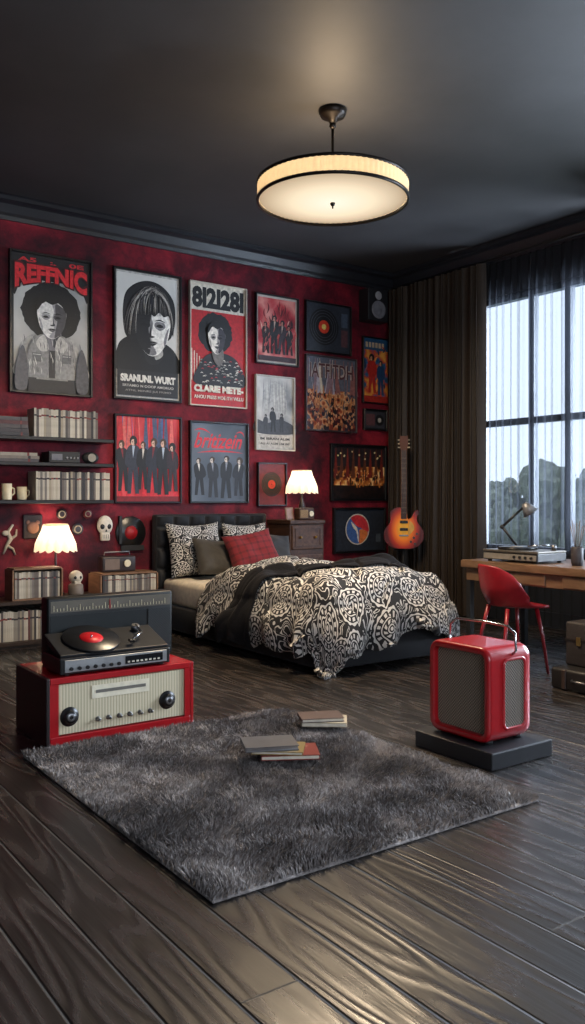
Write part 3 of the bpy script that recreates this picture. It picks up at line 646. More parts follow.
# low bookcase
e=thing('bookcase',(2.44,6.74,0),'low open dark bookcase against the red wall','bookcase')
b=MB(); BK=WOODD
b.box(-.84,.84,-.19,.19,.34,.37,BK,.003,1); b.box(-.84,-.81,-.19,.19,0,.34,BK); b.box(.81,.84,-.19,.19,0,.34,BK); b.box(-.81,.81,-.19,.19,.03,.055,BK); b.box(-.81,.81,.17,.19,.055,.34,BK); b.box(.02,.04,-.18,.17,.055,.34,BK); b.box(-.81,.81,-.17,-.15,0,.03,BK)
b.make('body',e)
row('record_sleeve',1.86,2.45,6.70,.056,[.225,.235,.23],.0145,.2,PALE+['#5c3430','#2c3a48'],'thin record sleeve standing upright','record','records in the low bookcase')
def crate(cx,cy,z,w,d,h,label):
    e=thing('record_crate',(cx,cy,z),label,'crate'); b=MB(); W=WOODB; t=.012
    b.box(-w/2,w/2,-d/2,d/2,0,t,W); b.box(-w/2,-w/2+t,-d/2,d/2,t,h,W); b.box(w/2-t,w/2,-d/2,d/2,t,h,W); b.box(-w/2+t,w/2-t,d/2-t,d/2,t,h,W); b.box(-w/2+t,w/2-t,-d/2,d/2-t,h,h+t,W)
    b.make('body',e)
crate(2.22,6.68,.371,.40,.2,.235,'open wooden record crate with upright records')
row('record_sleeve',2.04,2.40,6.665,.384,[.2,.205],.0155,.16,PALE,'thin record sleeve standing upright','record','records in the tall crate')
crate(3.0,6.72,.371,.52,.26,.16,'low wooden record crate beneath a small radio')
row('record_sleeve',2.76,3.24,6.70,.384,[.135,.14],.0145,.22,PALE,'thin record sleeve standing upright','record','records in the low crate')
e=thing('small_radio',(2.95,6.74,.545),'small dark portable radio on the record crate','radio')
b=MB(); b.box(-.15,.15,-.05,.05,0,.13,M('#2c2425',.4),.012,3); b.make('body',e)
b=MB(); b.box(-.13,.0,-.054,-.049,.02,.11,M('#6a5a50',.6)); b.make('speaker_grille',e)
b=MB(); b.cyl((.07,-.049,.07),(.07,-.06,.07),.03,CREAM,20); b.make('tuning_dial',e)
b=MB(); b.tube([(-.12,0,.125),(-.11,0,.165),(.11,0,.165),(.12,0,.125)],.006,STEEL,8); b.make('handle',e)
# table lamps
SH=mat_shade('warm_linen_shade','#f2e4cc',.30)
def table_lamp(x,y,z,hs,R,label,power):
    e=thing('table_lamp',(x,y,z),label,'lamp')
    b=MB(); b.lathe([(.001,0),(.07,0),(.072,.012),(.03,.03),(.016,.06),(.03,.10),(.034,.13),(.018,.18),(.010,.22),(.010,hs+.02)],M('#2a201c',.35),28); b.make('base',e)
    n=14
    def f(r,zz,a):
        k=(1+.06*math.cos(n*a)); drop=-.02*abs(math.cos(n*a/2)) if zz<.02 else 0
        return r*k,zz+drop
    b=MB(); b.lathe([(R,0),(R*.95,.05),(R*.8,.11),(R*.66,.16),(R*.6,.2)],SH,112,(0,0,hs),f); b.make('lamp_shade',e)
    b=MB(); b.lathe([(R*.6,.2),(R*.62,.205),(R*.6,.21)],M('#c8b898',.6),48,(0,0,hs)); b.make('shade_trim',e)
    b=MB(); b.sph((0,0,hs+.07),.03,M('#fff0dc',.4,0,4)); b.make('bulb',e)
    lightobj('bulb_light','POINT',(0,0,hs+.10),power,(1,.80,.60),e,shadow_soft_size=.05)
    return e
table_lamp(2.46,6.86,.371,.37,.165,'table lamp with glowing scalloped cream shade by crate',5.5)
table_lamp(4.87,6.72,.961,.27,.155,'table lamp with glowing scalloped cream shade on nightstand',5.5)
# figurine
e=thing('figurine',(2.545,6.63,.371),'pale skull figurine on a round pot','figurine')
BONE=M('#b8ae9c',.55)
b=MB(); b.lathe([(.001,0),(.055,0),(.062,.03),(.058,.09),(.045,.105),(.001,.107)],M('#6c625a',.6),28); b.make('pot',e)
b=MB(); b.sph((0,0,.155),.055,BONE); b.box(-.028,.028,-.045,.02,.095,.13,BONE,.008); b.make('skull',e)
for sx in (-1,1): b=MB(); b.sph((sx*.02,-.048,.155),.013,MB_BLACK,1,.5,1); b.make('eye_socket',e)
# ------------------------------------------------------------ small wall ornaments
e=thing('skull_mask',(2.94,YW-.002,.90),'white skull mask hanging on the red wall','mask')
BN=M('#cdc5b6',.55)
b=MB(); b.sph((0,-.02,.03),.085,BN,.85,.35,1.0); b.box(-.042,.042,-.045,0,-.105,-.03,BN,.015,3); b.make('skull',e)
for sx in (-1,1):
    b=MB(); b.sph((sx*.03,-.043,.02),.021,MB_BLACK,1,.5,1.1); b.make('eye_socket',e)
b=MB(); b.poly([(-.011,-.053,-.025),(.011,-.053,-.025),(0,-.053,.0)],MB_BLACK); 
for k in range(4): b.box(-.028+k*.016,-.025+k*.016,-.048,-.044,-.085,-.05,MB_BLACK)
b.make('nose_and_teeth',e)
e=thing('record_ornament',(3.19,YW-.002,.86),'black and red record ornament on the wall','wall ornament')
b=MB(); b.lathe([(.001,.014),(.14,.014),(.145,.008),(.145,0)],VINYL,40,axis='y'); b.make('disc',e)
b=MB(); b.lathe([(.001,.018),(.06,.018),(.06,.014)],M('#9c1820',.5),28,axis='y'); b.make('label',e)
b=MB(); b.box(-.1,.12,-.03,-.018,-.16,-.11,MATTE,.004); b.box(-.12,-.09,-.03,-.001,-.1,.15,MATTE,.004); b.make('bracket',e)
e=thing('bear_badge',(2.31,YW-.002,.93),'square dark badge with bear face on the wall','wall ornament')
b=MB(); b.box(-.08,.08,-.02,0,-.1,.1,M('#26181a',.5),.008); b.make('plaque',e)
b=MB(); BR=M('#8a6250',.7); b.sph((0,-.022,-.01),.05,BR,1,.3,1); b.sph((-.04,-.022,.035),.018,BR,1,.3,1); b.sph((.04,-.022,.035),.018,BR,1,.3,1); b.make('bear_face',e)
e=thing('bone_ornament',(2.12,YW-.010,.83),'pale twisted bone ornament on the wall','wall ornament')
b=MB(); b.tube([(-.05,0,-.12),(-.02,0,-.05),(.01,0,.0),(-.01,0,.06),(.03,0,.12)],[.008,.014,.02,.014,.009],BONE,10); b.tube([(.01,0,.0),(.055,0,.03),(.06,0,.08)],[.014,.010,.006],BONE,8); b.tube([(-.02,0,-.05),(.03,0,-.08),(.05,0,-.13)],[.012,.010,.006],BONE,8); b.sph((-.03,0,.05),.025,BONE,1.2,.7,.9); b.make('bone',e)
for x,z,c,r in ((2.53,.86,'#8c1a20',.06),(2.70,.90,'#3a3a40',.05),(2.56,1.03,'#2a2226',.045),(2.79,1.03,'#702024',.04)):
    e=thing('wall_badge',(x,YW-.002,z),'small round enamel badge pinned to the wall','wall ornament',group='badges on the red wall')
    b=MB(); b.lathe([(.001,.015),(r*.9,.015),(r,.006),(r,0)],M(c,.4),24,axis='y'); b.make('disc',e); b=MB(); b.lathe([(r*.5,.017),(r*.62,.019),(r*.7,.015)],M('#a89a80',.5),24,axis='y'); b.make('ring',e)

# ------------------------------------------------------------ nightstand + items
e=thing('nightstand',(4.80,6.73,0),'tall dark walnut nightstand beside the bed','nightstand')
WNS=mat_wood('warm_walnut',(.022,.009,.005),(.070,.030,.016),.55)
b=MB(); b.box(-.21,.21,-.21,.2,.92,.96,WNS,.008); b.box(-.20,.20,-.19,.2,.06,.919,WNS,.004)
for x in (-.18,.18):
    for y in (-.17,.17): b.box(x-.02,x+.02,y-.02,y+.02,0,.06,WNS)
b.make('body',e)
WDR=mat_wood('walnut_drawer',(.030,.012,.006),(.095,.042,.022),.55)
BRASS=M('#8a6a38',.4,.8)
for z in (.12,.40,.68):
    d=MB(); d.box(-.18,.18,-.205,-.19,z,z+.23,WDR,.008)
    for (a,bb,c2,dd2) in ((-.15,.15,z+.03,z+.038),(-.15,.15,z+.192,z+.2),(-.15,-.142,z+.038,z+.192),(.142,.15,z+.038,z+.192)): d.box(a,bb,-.210,-.205,c2,dd2,WNS)
    dd=d.make('drawer',e)
    for x in (-.09,.09): k=MB(); k.sph((x,-.216,z+.115),.014,BRASS); k.make('knob',dd)
e=thing('photo_frame',(4.645,6.60,.961),'small wooden photo frame on the nightstand','photo frame',rot=(-.2,0,0))
b=MB(); b.box(-.045,.045,-.008,.008,0,.12,WOODB,.004); b.make('frame',e); b=MB(); b.box(-.033,.033,-.011,-.008,.013,.107,M('#8a6858',.4)); b.make('photo',e)
e=thing('clock_radio',(4.80,6.585,.961),'small brown wooden radio beneath the lamp','radio')
b=MB(); b.box(-.09,.09,-.045,.045,0,.115,WNS,.012,3); b.make('body',e); b=MB(); b.box(-.078,.01,-.049,-.044,.02,.095,mat_weave('tan_speaker_cloth','#5a4632','#a08460',600)); b.make('speaker_grille',e)
b=MB(); b.cyl((.05,-.044,.058),(.05,-.054,.058),.025,CREAM,20); b.make('tuning_dial',e)

# ------------------------------------------------------------ bed
BX0,BX1,BY0,BY1=3.38,4.52,4.42,6.84
e=thing('bed',((BX0+BX1)/2,(BY0+BY1)/2,0),'black upholstered bed with tufted headboard and dark base','bed')
BED=M('#15161a',.6,sheen=.1,spec=.3); hw=(BX1-BX0)/2; hl=(BY1-BY0)/2
b=MB(); b.box(-hw,hw,-hl,hl,.03,.24,BED,.015,3)
for x in (-hw+.06,hw-.06):
    for y in (-hl+.06,hl-.06): b.box(x-.03,x+.03,y-.03,y+.03,0,.03,MATTE)
b.make('bed_base',e)
b=MB(); b.box(-hw+.01,hw-.01,-hl+.04,hl-.06,.241,.46,M('#e6dbc6',.85),.05,4); b.make('mattress',e)
b=MB(); HH=1.02
b.box(-hw-.01,hw+.03,hl+.015,hl+.11,.02,HH,BED,.02,3)
def hb(u,v):
    x=-hw+u*2*hw; z=.35+v*(HH-.37); tx=abs(math.sin(pi*u*7)); tz=abs(math.sin(pi*v*3.5))
    return (x,hl+.02-.045*((tx*tz)**.35)*(1 if 0.01<u<.99 else 0),z)
b.grid(hb,84,42,BED); b.make('headboard',e)
# duvet drape
DX0,DX1,DYF=3.34,4.58,4.36; R0=.18
def drape(px_,py_,off=0,floorz=.02):
    ax=min(max(px_,DX0+R0),DX1-R0); ay=max(py_,DYF+R0); ex,ey=px_-ax,py_-ay; ee=math.hypot(ex,ey)
    xm=(DX0+DX1)/2; t=(ax-xm)/((DX1-DX0)/2-R0)
    top=.615+.06*(1-t*t)+.065*noise.noise(Vector((px_*1.9,py_*1.9,3)))+.05*noise.noise(Vector((px_*4.2,py_*4.2,1)))
    q=noise.noise(Vector((px_*3.2+py_*1.6,py_*3.0-px_*1.2,11))); top-=.035*math.exp(-(q/.07)**2)   # soft crease lines
    hd=max(0,py_-5.75); top-=hd*.5
    if ee<1e-6: return Vector((ax,ay,top+off))
    dx,dy=ex/ee,ey/ee; a=min(ee/R0,pi/2); R=R0+off; out=R*math.sin(a); drop=R*(1-math.cos(a)); ext=max(0,ee-R0*pi/2)
    s=ax*1.0-ay*1.0+math.atan2(dy,dx)*.35
    fold=math.sin(s*14+1.3*math.sin(s*5))*.048+math.sin(s*33)*.008
    z=top+off-drop-ext; out+=min(ext,.45)*(.12)+fold*min(1,ext*3.5)+.045*math.sin(min(1,ext*3)*pi)
    if z<floorz+off: out+=(floorz+off-z)*.6; z=floorz+off+.012*abs(math.sin(s*30))
    return Vector((ax+dx*out,ay+dy*out,z))
CX0,CX1=DX0-.38,DX1+.34; CY0,CY1=DYF-.34,5.98
def dv(u,v):
    x=CX0+u*(CX1-CX0); y=CY0+v*(CY1-CY0)
    if u<.35: x-=.07*(1-u/.35)*(1-v)
    if v<.3: y-=(.14*(1-u)**1.5)*(1-v/.3)
    return drape(x,y+(.12*math.sin(u*5) if v>.97 else 0))
b=MB(); b.grid(dv,160,130,PAIS,lambda u,v:(u*(CX1-CX0),v*(CY1-CY0)))
o=b.make('duvet',label='black and white paisley duvet draped over the bed',cat='duvet',recalc=False)
md=o.modifiers.new('s','SOLIDIFY'); md.thickness=.03; md.offset=-1
if o.data.polygons[80*130+75].normal.z<0: o.data.flip_normals()
THR=M('#121114',.9,bump=.3,scale=90,sheen=.04,spec=.2)
def tv(u,v):
    x=DX0-.44+u*(DX1+.12-DX0+.44); y=5.38-.62*u+.04*math.sin(u*7)+(v-.5)*(.34-.10*u)+.02*math.sin(u*23)*(1 if v>.5 else -.6)
    rum=.034*max(0,noise.noise(Vector((u*7,v*3.5,9))))+.012*math.sin(v*14+u*10)+.010*math.sin(u*30+v*5)
    return drape(x,y,.022+max(0,rum)*math.sin(v*pi),.03)
b=MB(); b.grid(tv,140,44,THR); o=b.make('throw_blanket',label='charcoal knitted throw folded across the duvet',cat='blanket')
md=o.modifiers.new('s','SOLIDIFY'); md.thickness=.012; md.offset=0
def pillow(name,loc,w,h,t,m,rot,label,group=None,sag=.0):
    b=MB()
    for sgn in (1,-1):
        def f(u,v,sgn=sgn):
            x,y=2*u-1,2*v-1; k=(max(0,(1-x**4))*max(0,(1-y**4)))**.5
            xx=x*(1-.09*(1-abs(y)**2)*abs(x)) ; yy=y*(1-.09*(1-abs(x)**2)*abs(y))-sag*(1-y)*.0-sag*(y>0)*y*(1-x*x)*.5
            zz=sgn*t/2*k*(1-.25*y)*(1+.28*noise.noise(Vector((x*2+loc[0],y*2,sgn*2))))
            return (xx*w/2,yy*h/2,zz)
        b.grid(f,24,24,m,lambda u,v:(u*w,v*h))
    bmesh.ops.remove_doubles(b.bm,verts=b.bm.verts[:],dist=.0005)
    return b.make(name,loc=loc,rot=rot,label=label,cat='pillow',group=group)
R=math.radians
PAIS2=mat_paisley('paisley_pillow_cotton',4.8)
pillow('pillow',(3.68,6.70,.71),.56,.50,.17,PAIS2,(R(76),0,R(3)),'black and white paisley pillow leaning on headboard',sag=.10)
pillow('pillow',(4.22,6.70,.71),.48,.48,.16,PAIS2,(R(76),0,R(-2)),'black and white paisley pillow leaning on headboard',sag=.10)
pillow('pillow',(3.80,6.48,.65),.50,.36,.15,M('#3e3a34',.85,sheen=.1),(R(60),R(5),R(2)),'olive grey pillow lying against paisley pillow',sag=.12)
pillow('cushion',(4.02,6.30,.71),.48,.36,.16,mat_plaid(),(R(62),R(-8),R(-5)),'red plaid cushion in front of the pillows',sag=.10)
pillow('cushion',(4.38,6.49,.70),.36,.32,.14,M('#25272c',.8,sheen=.1),(R(62),R(8),R(-8)),'dark grey cushion beside the red cushion',sag=.10)

# ------------------------------------------------------------ guitar
GZ=.66
e=thing('electric_guitar',(5.88,6.36,GZ),'sunburst electric guitar standing upright on tall stand','guitar',rot=(0,0,R(-40)))
out=[(0,.0),(.09,.005),(.158,.045),(.19,.12),(.178,.19),(.14,.245),(.120,.285),(.124,.32),(.138,.35),(.140,.378),(.125,.392),(.10,.375),(.078,.325),(.055,.292),(.034,.30),(.028,.36),(.0,.405),(-.035,.415),(-.08,.41),(-.115,.385),(-.132,.35),(-.128,.315),(-.120,.28),(-.14,.245),(-.178,.19),(-.19,.12),(-.158,.045),(-.09,.005)]
b=MB(); b.extr([(x*1.06,z) for x,z in cr(out,4)],-.025,.025,mat_sunburst(),.006); b.make('body',e)
NK=M('#5c2f18',.45,spec=.3)
b=MB(); b.box(-.030,.030,-.034,-.008,.30,.99,M('#7a4a26',.45),.006); b.box(-.026,.026,-.0365,-.034,.30,.99,M('#3a1e12',.45)); b.make('neck',e)
b=MB()
for i in range(12): b.box(-.026,.026,-.0375,-.0366,.36+i*.05,.3616+i*.05,M('#a89878',.4))
b.make('frets',e)
b=MB(); b.extr([(-.030,.98),(.030,.98),(.044,1.06),(.040,1.14),(.012,1.13),(0,1.14),(-.012,1.13),(-.040,1.14),(-.044,1.06)],-.034,-.012,NK,.002); b.make('headstock',e)
for k in range(3):
    for sx in (-1,1): b=MB(); b.cyl((sx*.035,-.023,1.02+k*.037),(sx*.06,-.023,1.02+k*.037),.007,CREAM,10); b.make('tuning_peg',e)
for z in (.18,.255): b=MB(); b.box(-.04,.04,-.034,-.026,z,z+.028,M('#1a1410',.4),.003); b.make('pickup',e)
b=MB(); b.box(-.045,.045,-.037,-.026,.125,.14,STEEL,.003); b.make('bridge',e)
b=MB(); b.extr(cr([(.045,.14),(.10,.19),(.095,.24),(.06,.28),(.05,.24)],3),-.032,-.028,M('#e0a848',.5)); b.make('pickguard',e)
for x,z in ((.1,.11),(.07,.07),(.13,.15),(.11,.05)): b=MB(); b.cyl((x,-.026,z),(x,-.04,z),.012,M('#3a2a1c',.3),14); b.make('knob',e)
b=MB()
for k in range(6): b.cyl((-.018+.007*k,-.04,.14),(-.016+.0064*k,-.039,1.0),.0004,STEEL,4)
b.make('strings',e)
e=thing('guitar_stand',(5.88,6.36,0),'tall black tubular guitar stand behind the bed','guitar stand',rot=(0,0,R(-40)))
b=MB(); b.cyl((0,.07,.04),(0,.07,1.0),.012,MATTE,12); b.make('pole',e)
b=MB(); b.tube([(0,.07,.3),(0,.25,.01)],.01,MATTE); b.tube([(0,.07,.3),(-.22,-.06,.01)],.01,MATTE); b.tube([(0,.07,.3),(.22,-.06,.01)],.01,MATTE); b.make('tripod',e)
b=MB(); b.tube([(-.1,-.06,GZ),(-.1,-.055,GZ-.012),(-.1,.07,GZ-.015),(.1,.07,GZ-.015),(.1,-.055,GZ-.012),(.1,-.06,GZ)],.008,MATTE); b.make('cradle',e)

# ------------------------------------------------------------ pendant lamp
PX,PY=3.29,4.21
e=thing('pendant_lamp',(PX,PY,ZC),'round drum pendant lamp with glowing pleated cream shade','pendant lamp')
BRZ=M('#1e1814',.35,.6)
b=MB(); b.lathe([(.001,-.001),(.085,-.001),(.088,-.02),(.075,-.045),(.03,-.06),(.018,-.09),(.001,-.09)],BRZ,36); b.make('canopy',e)
b=MB(); b.cyl((0,0,-.08),(0,0,-.545),.009,BRZ,12); b.sph((0,0,-.1),.022,BRZ); b.make('rod',e)
PS=mat_shade('pleated_cream_drum','#d8c8ac',.12)
b=MB(); RS=.47
b.lathe([(RS,-.56),(RS,-.47)],PS,240,fn=lambda r,z,a:(r+.004*math.cos(a*80),z)); b.make('lamp_shade',e)
b=MB(); 
for z in (-.572,-.468): b.lathe([(RS-.006,z-.007),(RS+.010,z-.007),(RS+.010,z+.008),(RS-.006,z+.008),(RS-.006,z-.007)],BRZ,96)
b.make('rim',e)
for k in range(3):
    b=MB(); a=k*2*pi/3+.4; b.tube([(0,0,-.5),(RS*.98*math.cos(a),RS*.98*math.sin(a),-.475)],.005,BRZ); b.make('spider_arm',e)
def mat_diff():
    s=NT('glowing_diffuser'); o=s.sep(s.tc.outputs['Object']); d=s.math('SQRT',s.math('ADD',s.math('POWER',o[0],2),s.math('POWER',o[1],2)))
    c=s.ramp(s.math('DIVIDE',d,.47),[(0,(1.0,.90,.72)),(.55,(.88,.72,.50)),(1,(.42,.30,.18))]); s.b.inputs['Base Color'].default_value=(.1,.09,.08,1); s.l(c,s.b.inputs['Emission Color']); s.set(Emission_Strength=1.1,Roughness=.5); return s.m
b=MB(); b.lathe([(.001,-.585),(.2,-.582),(.38,-.575),(RS-.008,-.562)],mat_diff(),64); b.make('diffuser',e)
b=MB(); b.sph((0,0,-.59),.016,BRZ); b.cyl((0,0,-.585),(0,0,-.62),.005,BRZ,8); b.make('finial',e)
lightobj('bulb_light','POINT',(0,0,-.46),27,(1,.73,.45),e,shadow_soft_size=.12)
lightobj('downlight','AREA',(0,0,-.64),118,(1,.78,.53),e,shape='DISK',size=.8)

# ------------------------------------------------------------ rug
e=thing('rug',(1.925,2.95,0),'shaggy grey brown rectangular rug on wooden floor','rug')
RG=mat_rug(); rw,rl=.715,.85
b=MB(); b.box(-rw,rw,-rl,rl,.001,.012,RG,.004,1); b.make('backing',e)
rng=np.random.default_rng(3); N=85000
px=rng.uniform(-rw,rw,N); py=rng.uniform(-rl,rl,N)
def cl(x,y,f,s): return np.sin(x*f+s+1.7*np.sin(y*f*.7+s))*np.cos(y*f*1.1+s*2+1.3*np.sin(x*f*.6))
ax=cl(px,py,14,0)*.013+cl(px,py,41,2)*.010+rng.normal(0,.007,N); ay=cl(px,py,13,5)*.013+cl(px,py,37,1)*.010+rng.normal(0,.007,N)-.004
hh=.026+.008*cl(px,py,9,3)+rng.uniform(-.005,.005,N)
th=rng.uniform(0,pi,N); w=.0021; wx=np.cos(th)*w; wy=np.sin(th)*w
V=np.zeros((N,5,3)); z0=np.full(N,.008)
V[:,0]=np.stack([px-wx,py-wy,z0],1); V[:,1]=np.stack([px+wx,py+wy,z0],1)
V[:,2]=np.stack([px+wx+ax*.4,py+wy+ay*.4,z0+hh*.6],1); V[:,3]=np.stack([px-wx+ax*.4,py-wy+ay*.4,z0+hh*.6],1); V[:,4]=np.stack([px+ax,py+ay,z0+hh],1)
me=bpy.data.meshes.new('rug_pile'); me.vertices.add(N*5); me.vertices.foreach_set('co',V.reshape(-1).astype(np.float32))
base=(np.arange(N)*5)[:,None]; loops=np.concatenate([base+np.array([[0,1,2,3]]),base+np.array([[3,2,4]])],1).reshape(-1)
me.loops.add(len(loops)); me.loops.foreach_set('vertex_index',loops.astype(np.int32))
me.polygons.add(2*N); st=np.stack([np.arange(N)*7,np.arange(N)*7+4],1).reshape(-1); me.polygons.foreach_set('loop_start',st.astype(np.int32)); 
me.update(calc_edges=True); me.validate(); me.materials.append(RG)
o=bpy.data.objects.new('rug_pile',me); COL.objects.link(o); o.parent=e; tag(o,'soft shaggy wool pile',kind='stuff')

# ------------------------------------------------------------ red console + record player + radio
e=thing('stereo_console',(1.725,4.085,0),'red lacquered stereo console with cream grille and black knobs','stereo console')
w,d,H=.385,.225,.32
b=MB(); b.box(-w,-w+.018,-d,d,0,H,M('#1c1516',.4),.004); b.box(w-.018,w,-d,d,0,H,RED,.004); b.box(-w+.018,w-.018,-d,d,H-.03,H,RED,.004); b.box(-w+.018,w-.018,-d,d,0,.045,RED,.004); b.box(-w+.018,w-.018,-d+.03,d,.045,H-.03,REDD)
b.box(-w+.018,-w+.06,-d+.002,-d+.03,.045,H-.03,RED); b.box(w-.05,w-.018,-d+.002,-d+.03,.045,H-.03,RED)
b.make('cabinet',e)
b=MB(); b.box(-w+.06,w-.05,-d+.012,-d+.03,.05,H-.035,mat_lines('cream_ribbed_grille','#b0a488','#cdc2a4',420,0,.6,.12),.002,1); b.make('speaker_grille',e)
b=MB(); b.box(-.16,.14,-d+.008,-d+.013,.20,.262,M('#dbd2ba',.5)); b.box(-.14,.12,-d+.006,-d+.009,.225,.24,M('#6a665e',.5)); b.make('dial_strip',e)
def knob(par,x,y,z,r,m=MB_BLACK,ring=STEEL,name='knob'):
    b=MB(); b.lathe([(.001,.026),(r*.6,.026),(r*.72,.02),(r*.8,.004),(r*1.05,.004),(r*1.1,0)],m,28,(x,y,z),axis='y'); b.lathe([(r*.2,.0275),(r*.35,.0285),(r*.45,.0262)],ring,20,(x,y,z),axis='y'); b.make(name,par)
knob(e,-.27,-d+.011,.13,.042); knob(e,.24,-d+.011,.14,.042)
for k in range(6): knob(e,-.13+k*.055,-d+.011,.10,.011,STEEL,MB_BLACK)
# record player
e=thing('record_player',(1.695,3.995,.3205),'black record player with silver control panel','record player')
w,d=.285,.125
b=MB(); b.box(-w,w,-d,d,.008,.085,MB_BLACK,.006); b.make('body',e)
for x in (-w+.04,w-.04):
    for y in (-d+.03,d-.03): b=MB(); b.cyl((x,y,0),(x,y,.01),.015,MATTE,12); b.make('foot',e)
b=MB(); b.box(-w+.02,w-.02,-d-.006,-d,.018,.076,M('#a2a4a6',.35,.7),.002,1); b.make('control_panel',e)
for k in range(7): b=MB(); b.cyl((-w+.05+k*.04,-d-.006,.035),(-w+.05+k*.04,-d-.016,.035),.009,MB_BLACK,12); b.make('knob',e)
b=MB(); b.box(.04,.24,-d-.009,-d-.006,.028,.066,M('#101418',.2)); 
for k in range(8): b.box(.05+k*.023,.063+k*.023,-d-.011,-d-.009,.034,.042,M('#c9c2b0',.4))
b.make('display',e)
tilt=Matrix.Translation((0,0.004,.116))@Matrix.Rotation(R(18),4,'X')
b=MB(); b.box(-w+.005,w-.005,-d+.006,d-.004,.004,.02,M('#1c1d20',.45,spec=.3),.004); b.box(-w+.02,w-.02,-.10,d-.012,-.03,.004,MATTE); b.xf(tilt); b.make('deck',e)
b=MB(); b.lathe([(.001,.032),(.140,.032),(.142,.030),(.142,.022),(.13,.021)],VINYL,56,(-.08,.012,0)); b.xf(tilt); b.make('record',e)
b=MB(); b.lathe([(.001,.0345),(.058,.0345),(.058,.032)],M('#c0141e',.4),32,(-.08,.012,0)); b.lathe([(.001,.046),(.004,.046),(.004,.034)],CHROME,10,(-.08,.012,0)); b.xf(tilt); b.make('record_label',e)
b=MB(); b.cyl((.18,.07,.02),(.18,.07,.05),.02,STEEL,20); b.tube([(.18,.07,.05),(.175,-.02,.052),(.10,-.075,.046)],.005,CHROME); b.box(.08,.11,-.09,-.068,.036,.05,MB_BLACK,.003); b.xf(tilt); b.make('tonearm',e)
# radio cabinet at back
e=thing('table_radio',(1.79,4.195,.3205),'dark vintage table radio with long tuning dial','radio')
w,d,H=.345,.05,.34
TEAL=M('#0e1112',.45,spec=.35)
b=MB(); b.box(-w,w,-d,d,0,H,TEAL,.012,3); b.make('cabinet',e)
b=MB(); b.box(-w+.015,w-.015,-d-.004,-d,.265,H-.018,M('#544e42',.5)); 
for k in range(37): b.box(-w+.03+k*.017,-w+.032+k*.017,-d-.006,-d-.004,.272,.286 if k%4 else .302,M('#d8cca8',.5))
b.box(-.02,-.016,-d-.008,-d-.004,.268,.315,RED); b.make('tuning_dial',e)
b=MB(); b.box(.20,w-.015,-d-.004,-d,.03,.25,mat_weave('dark_speaker_cloth','#0c0f10','#202729',700)); b.make('speaker_grille',e)
b=MB(); b.box(-w+.015,.19,-d-.003,-d,.03,.25,M('#14191a',.45,spec=.35)); b.make('front_panel',e)

# ------------------------------------------------------------ plinth + red radio
b=MB(); b.box(-.20,.20,-.235,.235,0,.075,M('#1c1d21',.5),.006); b.make('plinth',loc=(2.965,2.68,0),label='dark square display plinth under the red radio',cat='plinth')
e=thing('retro_radio',(2.96,2.69,.0755),'red rounded retro speaker radio with grilles and handle','radio')
wx,wy,H=.145,.185,.43
def rrect(a,bb,c,d,r,n=8):
    pts=[]
    for (x,z,s) in ((bb-r,d-r,0),(a+r,d-r,pi/2),(a+r,c+r,pi),(bb-r,c+r,1.5*pi)):
        for k in range(n+1): t=s+k*pi/2/n; pts.append((x+r*math.cos(t),z+r*math.sin(t)))
    return pts
# one continuous moulded shell: thick front lip, body and rounded back
def inset(t): # inset the outline by t metres
    return rrect(-wy+t,wy-t,.01+t,H-t,max(.012,.06-t))
prof=[(-wx+.030,.034),(-wx+.008,.033),(-wx+.002,.030),(-wx,.024),(-wx,.012),(-wx+.003,.006),(-wx+.010,.0015),(-wx+.020,0),(-wx+.08,0),(wx-.05,0),(wx-.030,.002),(wx-.014,.008),(wx-.004,.018),(wx,.032)]
b=MB(); rows=[[b.bm.verts.new((x,y,z)) for y,z in inset(t)] for x,t in prof]; i0=b.mi(RED)
for A,B in zip(rows,rows[1:]):
    for k in range(len(A)): f=b.bm.faces.new((A[k],A[(k+1)%len(A)],B[(k+1)%len(A)],B[k])); f.smooth=True
b.bm.faces.new(rows[-1]); b.bm.faces.new(rows[0][::-1]); wnorm(b.make('cabinet',e))
GRL=mat_weave('taupe_speaker_cloth','#4c443b','#9a8c7a',420)
b=MB(); b.poly([(-wx+.028,y,z) for y,z in inset(.034)],GRL); b.make('speaker_grille',e)
def sidering():
    outer=rrect(-.060,.095,.06,H-.05,.03); inner=rrect(-.044,.079,.076,H-.066,.02); n=len(outer)
    b=MB(); b.mi(RED)
    mixp=lambda t:[(o[0]*(1-t)+i[0]*t,o[1]*(1-t)+i[1]*t) for o,i in zip(outer,inner)]
    L=[[b.bm.verts.new((p[0],-wy-q,p[1])) for p in mixp(t)] for t,q in ((0,-.002),(.1,.003),(.35,.006),(.65,.006),(.9,.003),(1,-.002))]
    for A,B in zip(L,L[1:]):
        for k in range(n): f=b.bm.faces.new((A[k],A[(k+1)%n],B[(k+1)%n],B[k])); f.smooth=True
    b.make('side_frame',e)
sidering()
b=MB(); b.poly([(x,-wy-.001,z) for x,z in rrect(-.046,.081,.074,H-.064,.02)],mat_weave('dark_side_cloth','#332c27','#7a6e60',420)); b.make('side_grille',e)
HT=H+.085
b=MB(); b.tube([(.01,-wy+.005,H-.04),(.01,-wy-.016,H-.02),(.01,-wy-.010,HT-.03),(.01,-wy+.03,HT-.003),(.01,0,HT+.003),(.01,wy-.03,HT-.003),(.01,wy+.010,HT-.03),(.01,wy+.016,H-.02),(.01,wy-.005,H-.04)],.006,CHROME,10); b.make('handle',e)
for y in (-.13,.13):
    for x in (-.09,.1): b=MB(); b.cyl((x,y,0),(x,y,.02),.02,MATTE,12); b.make('foot',e)

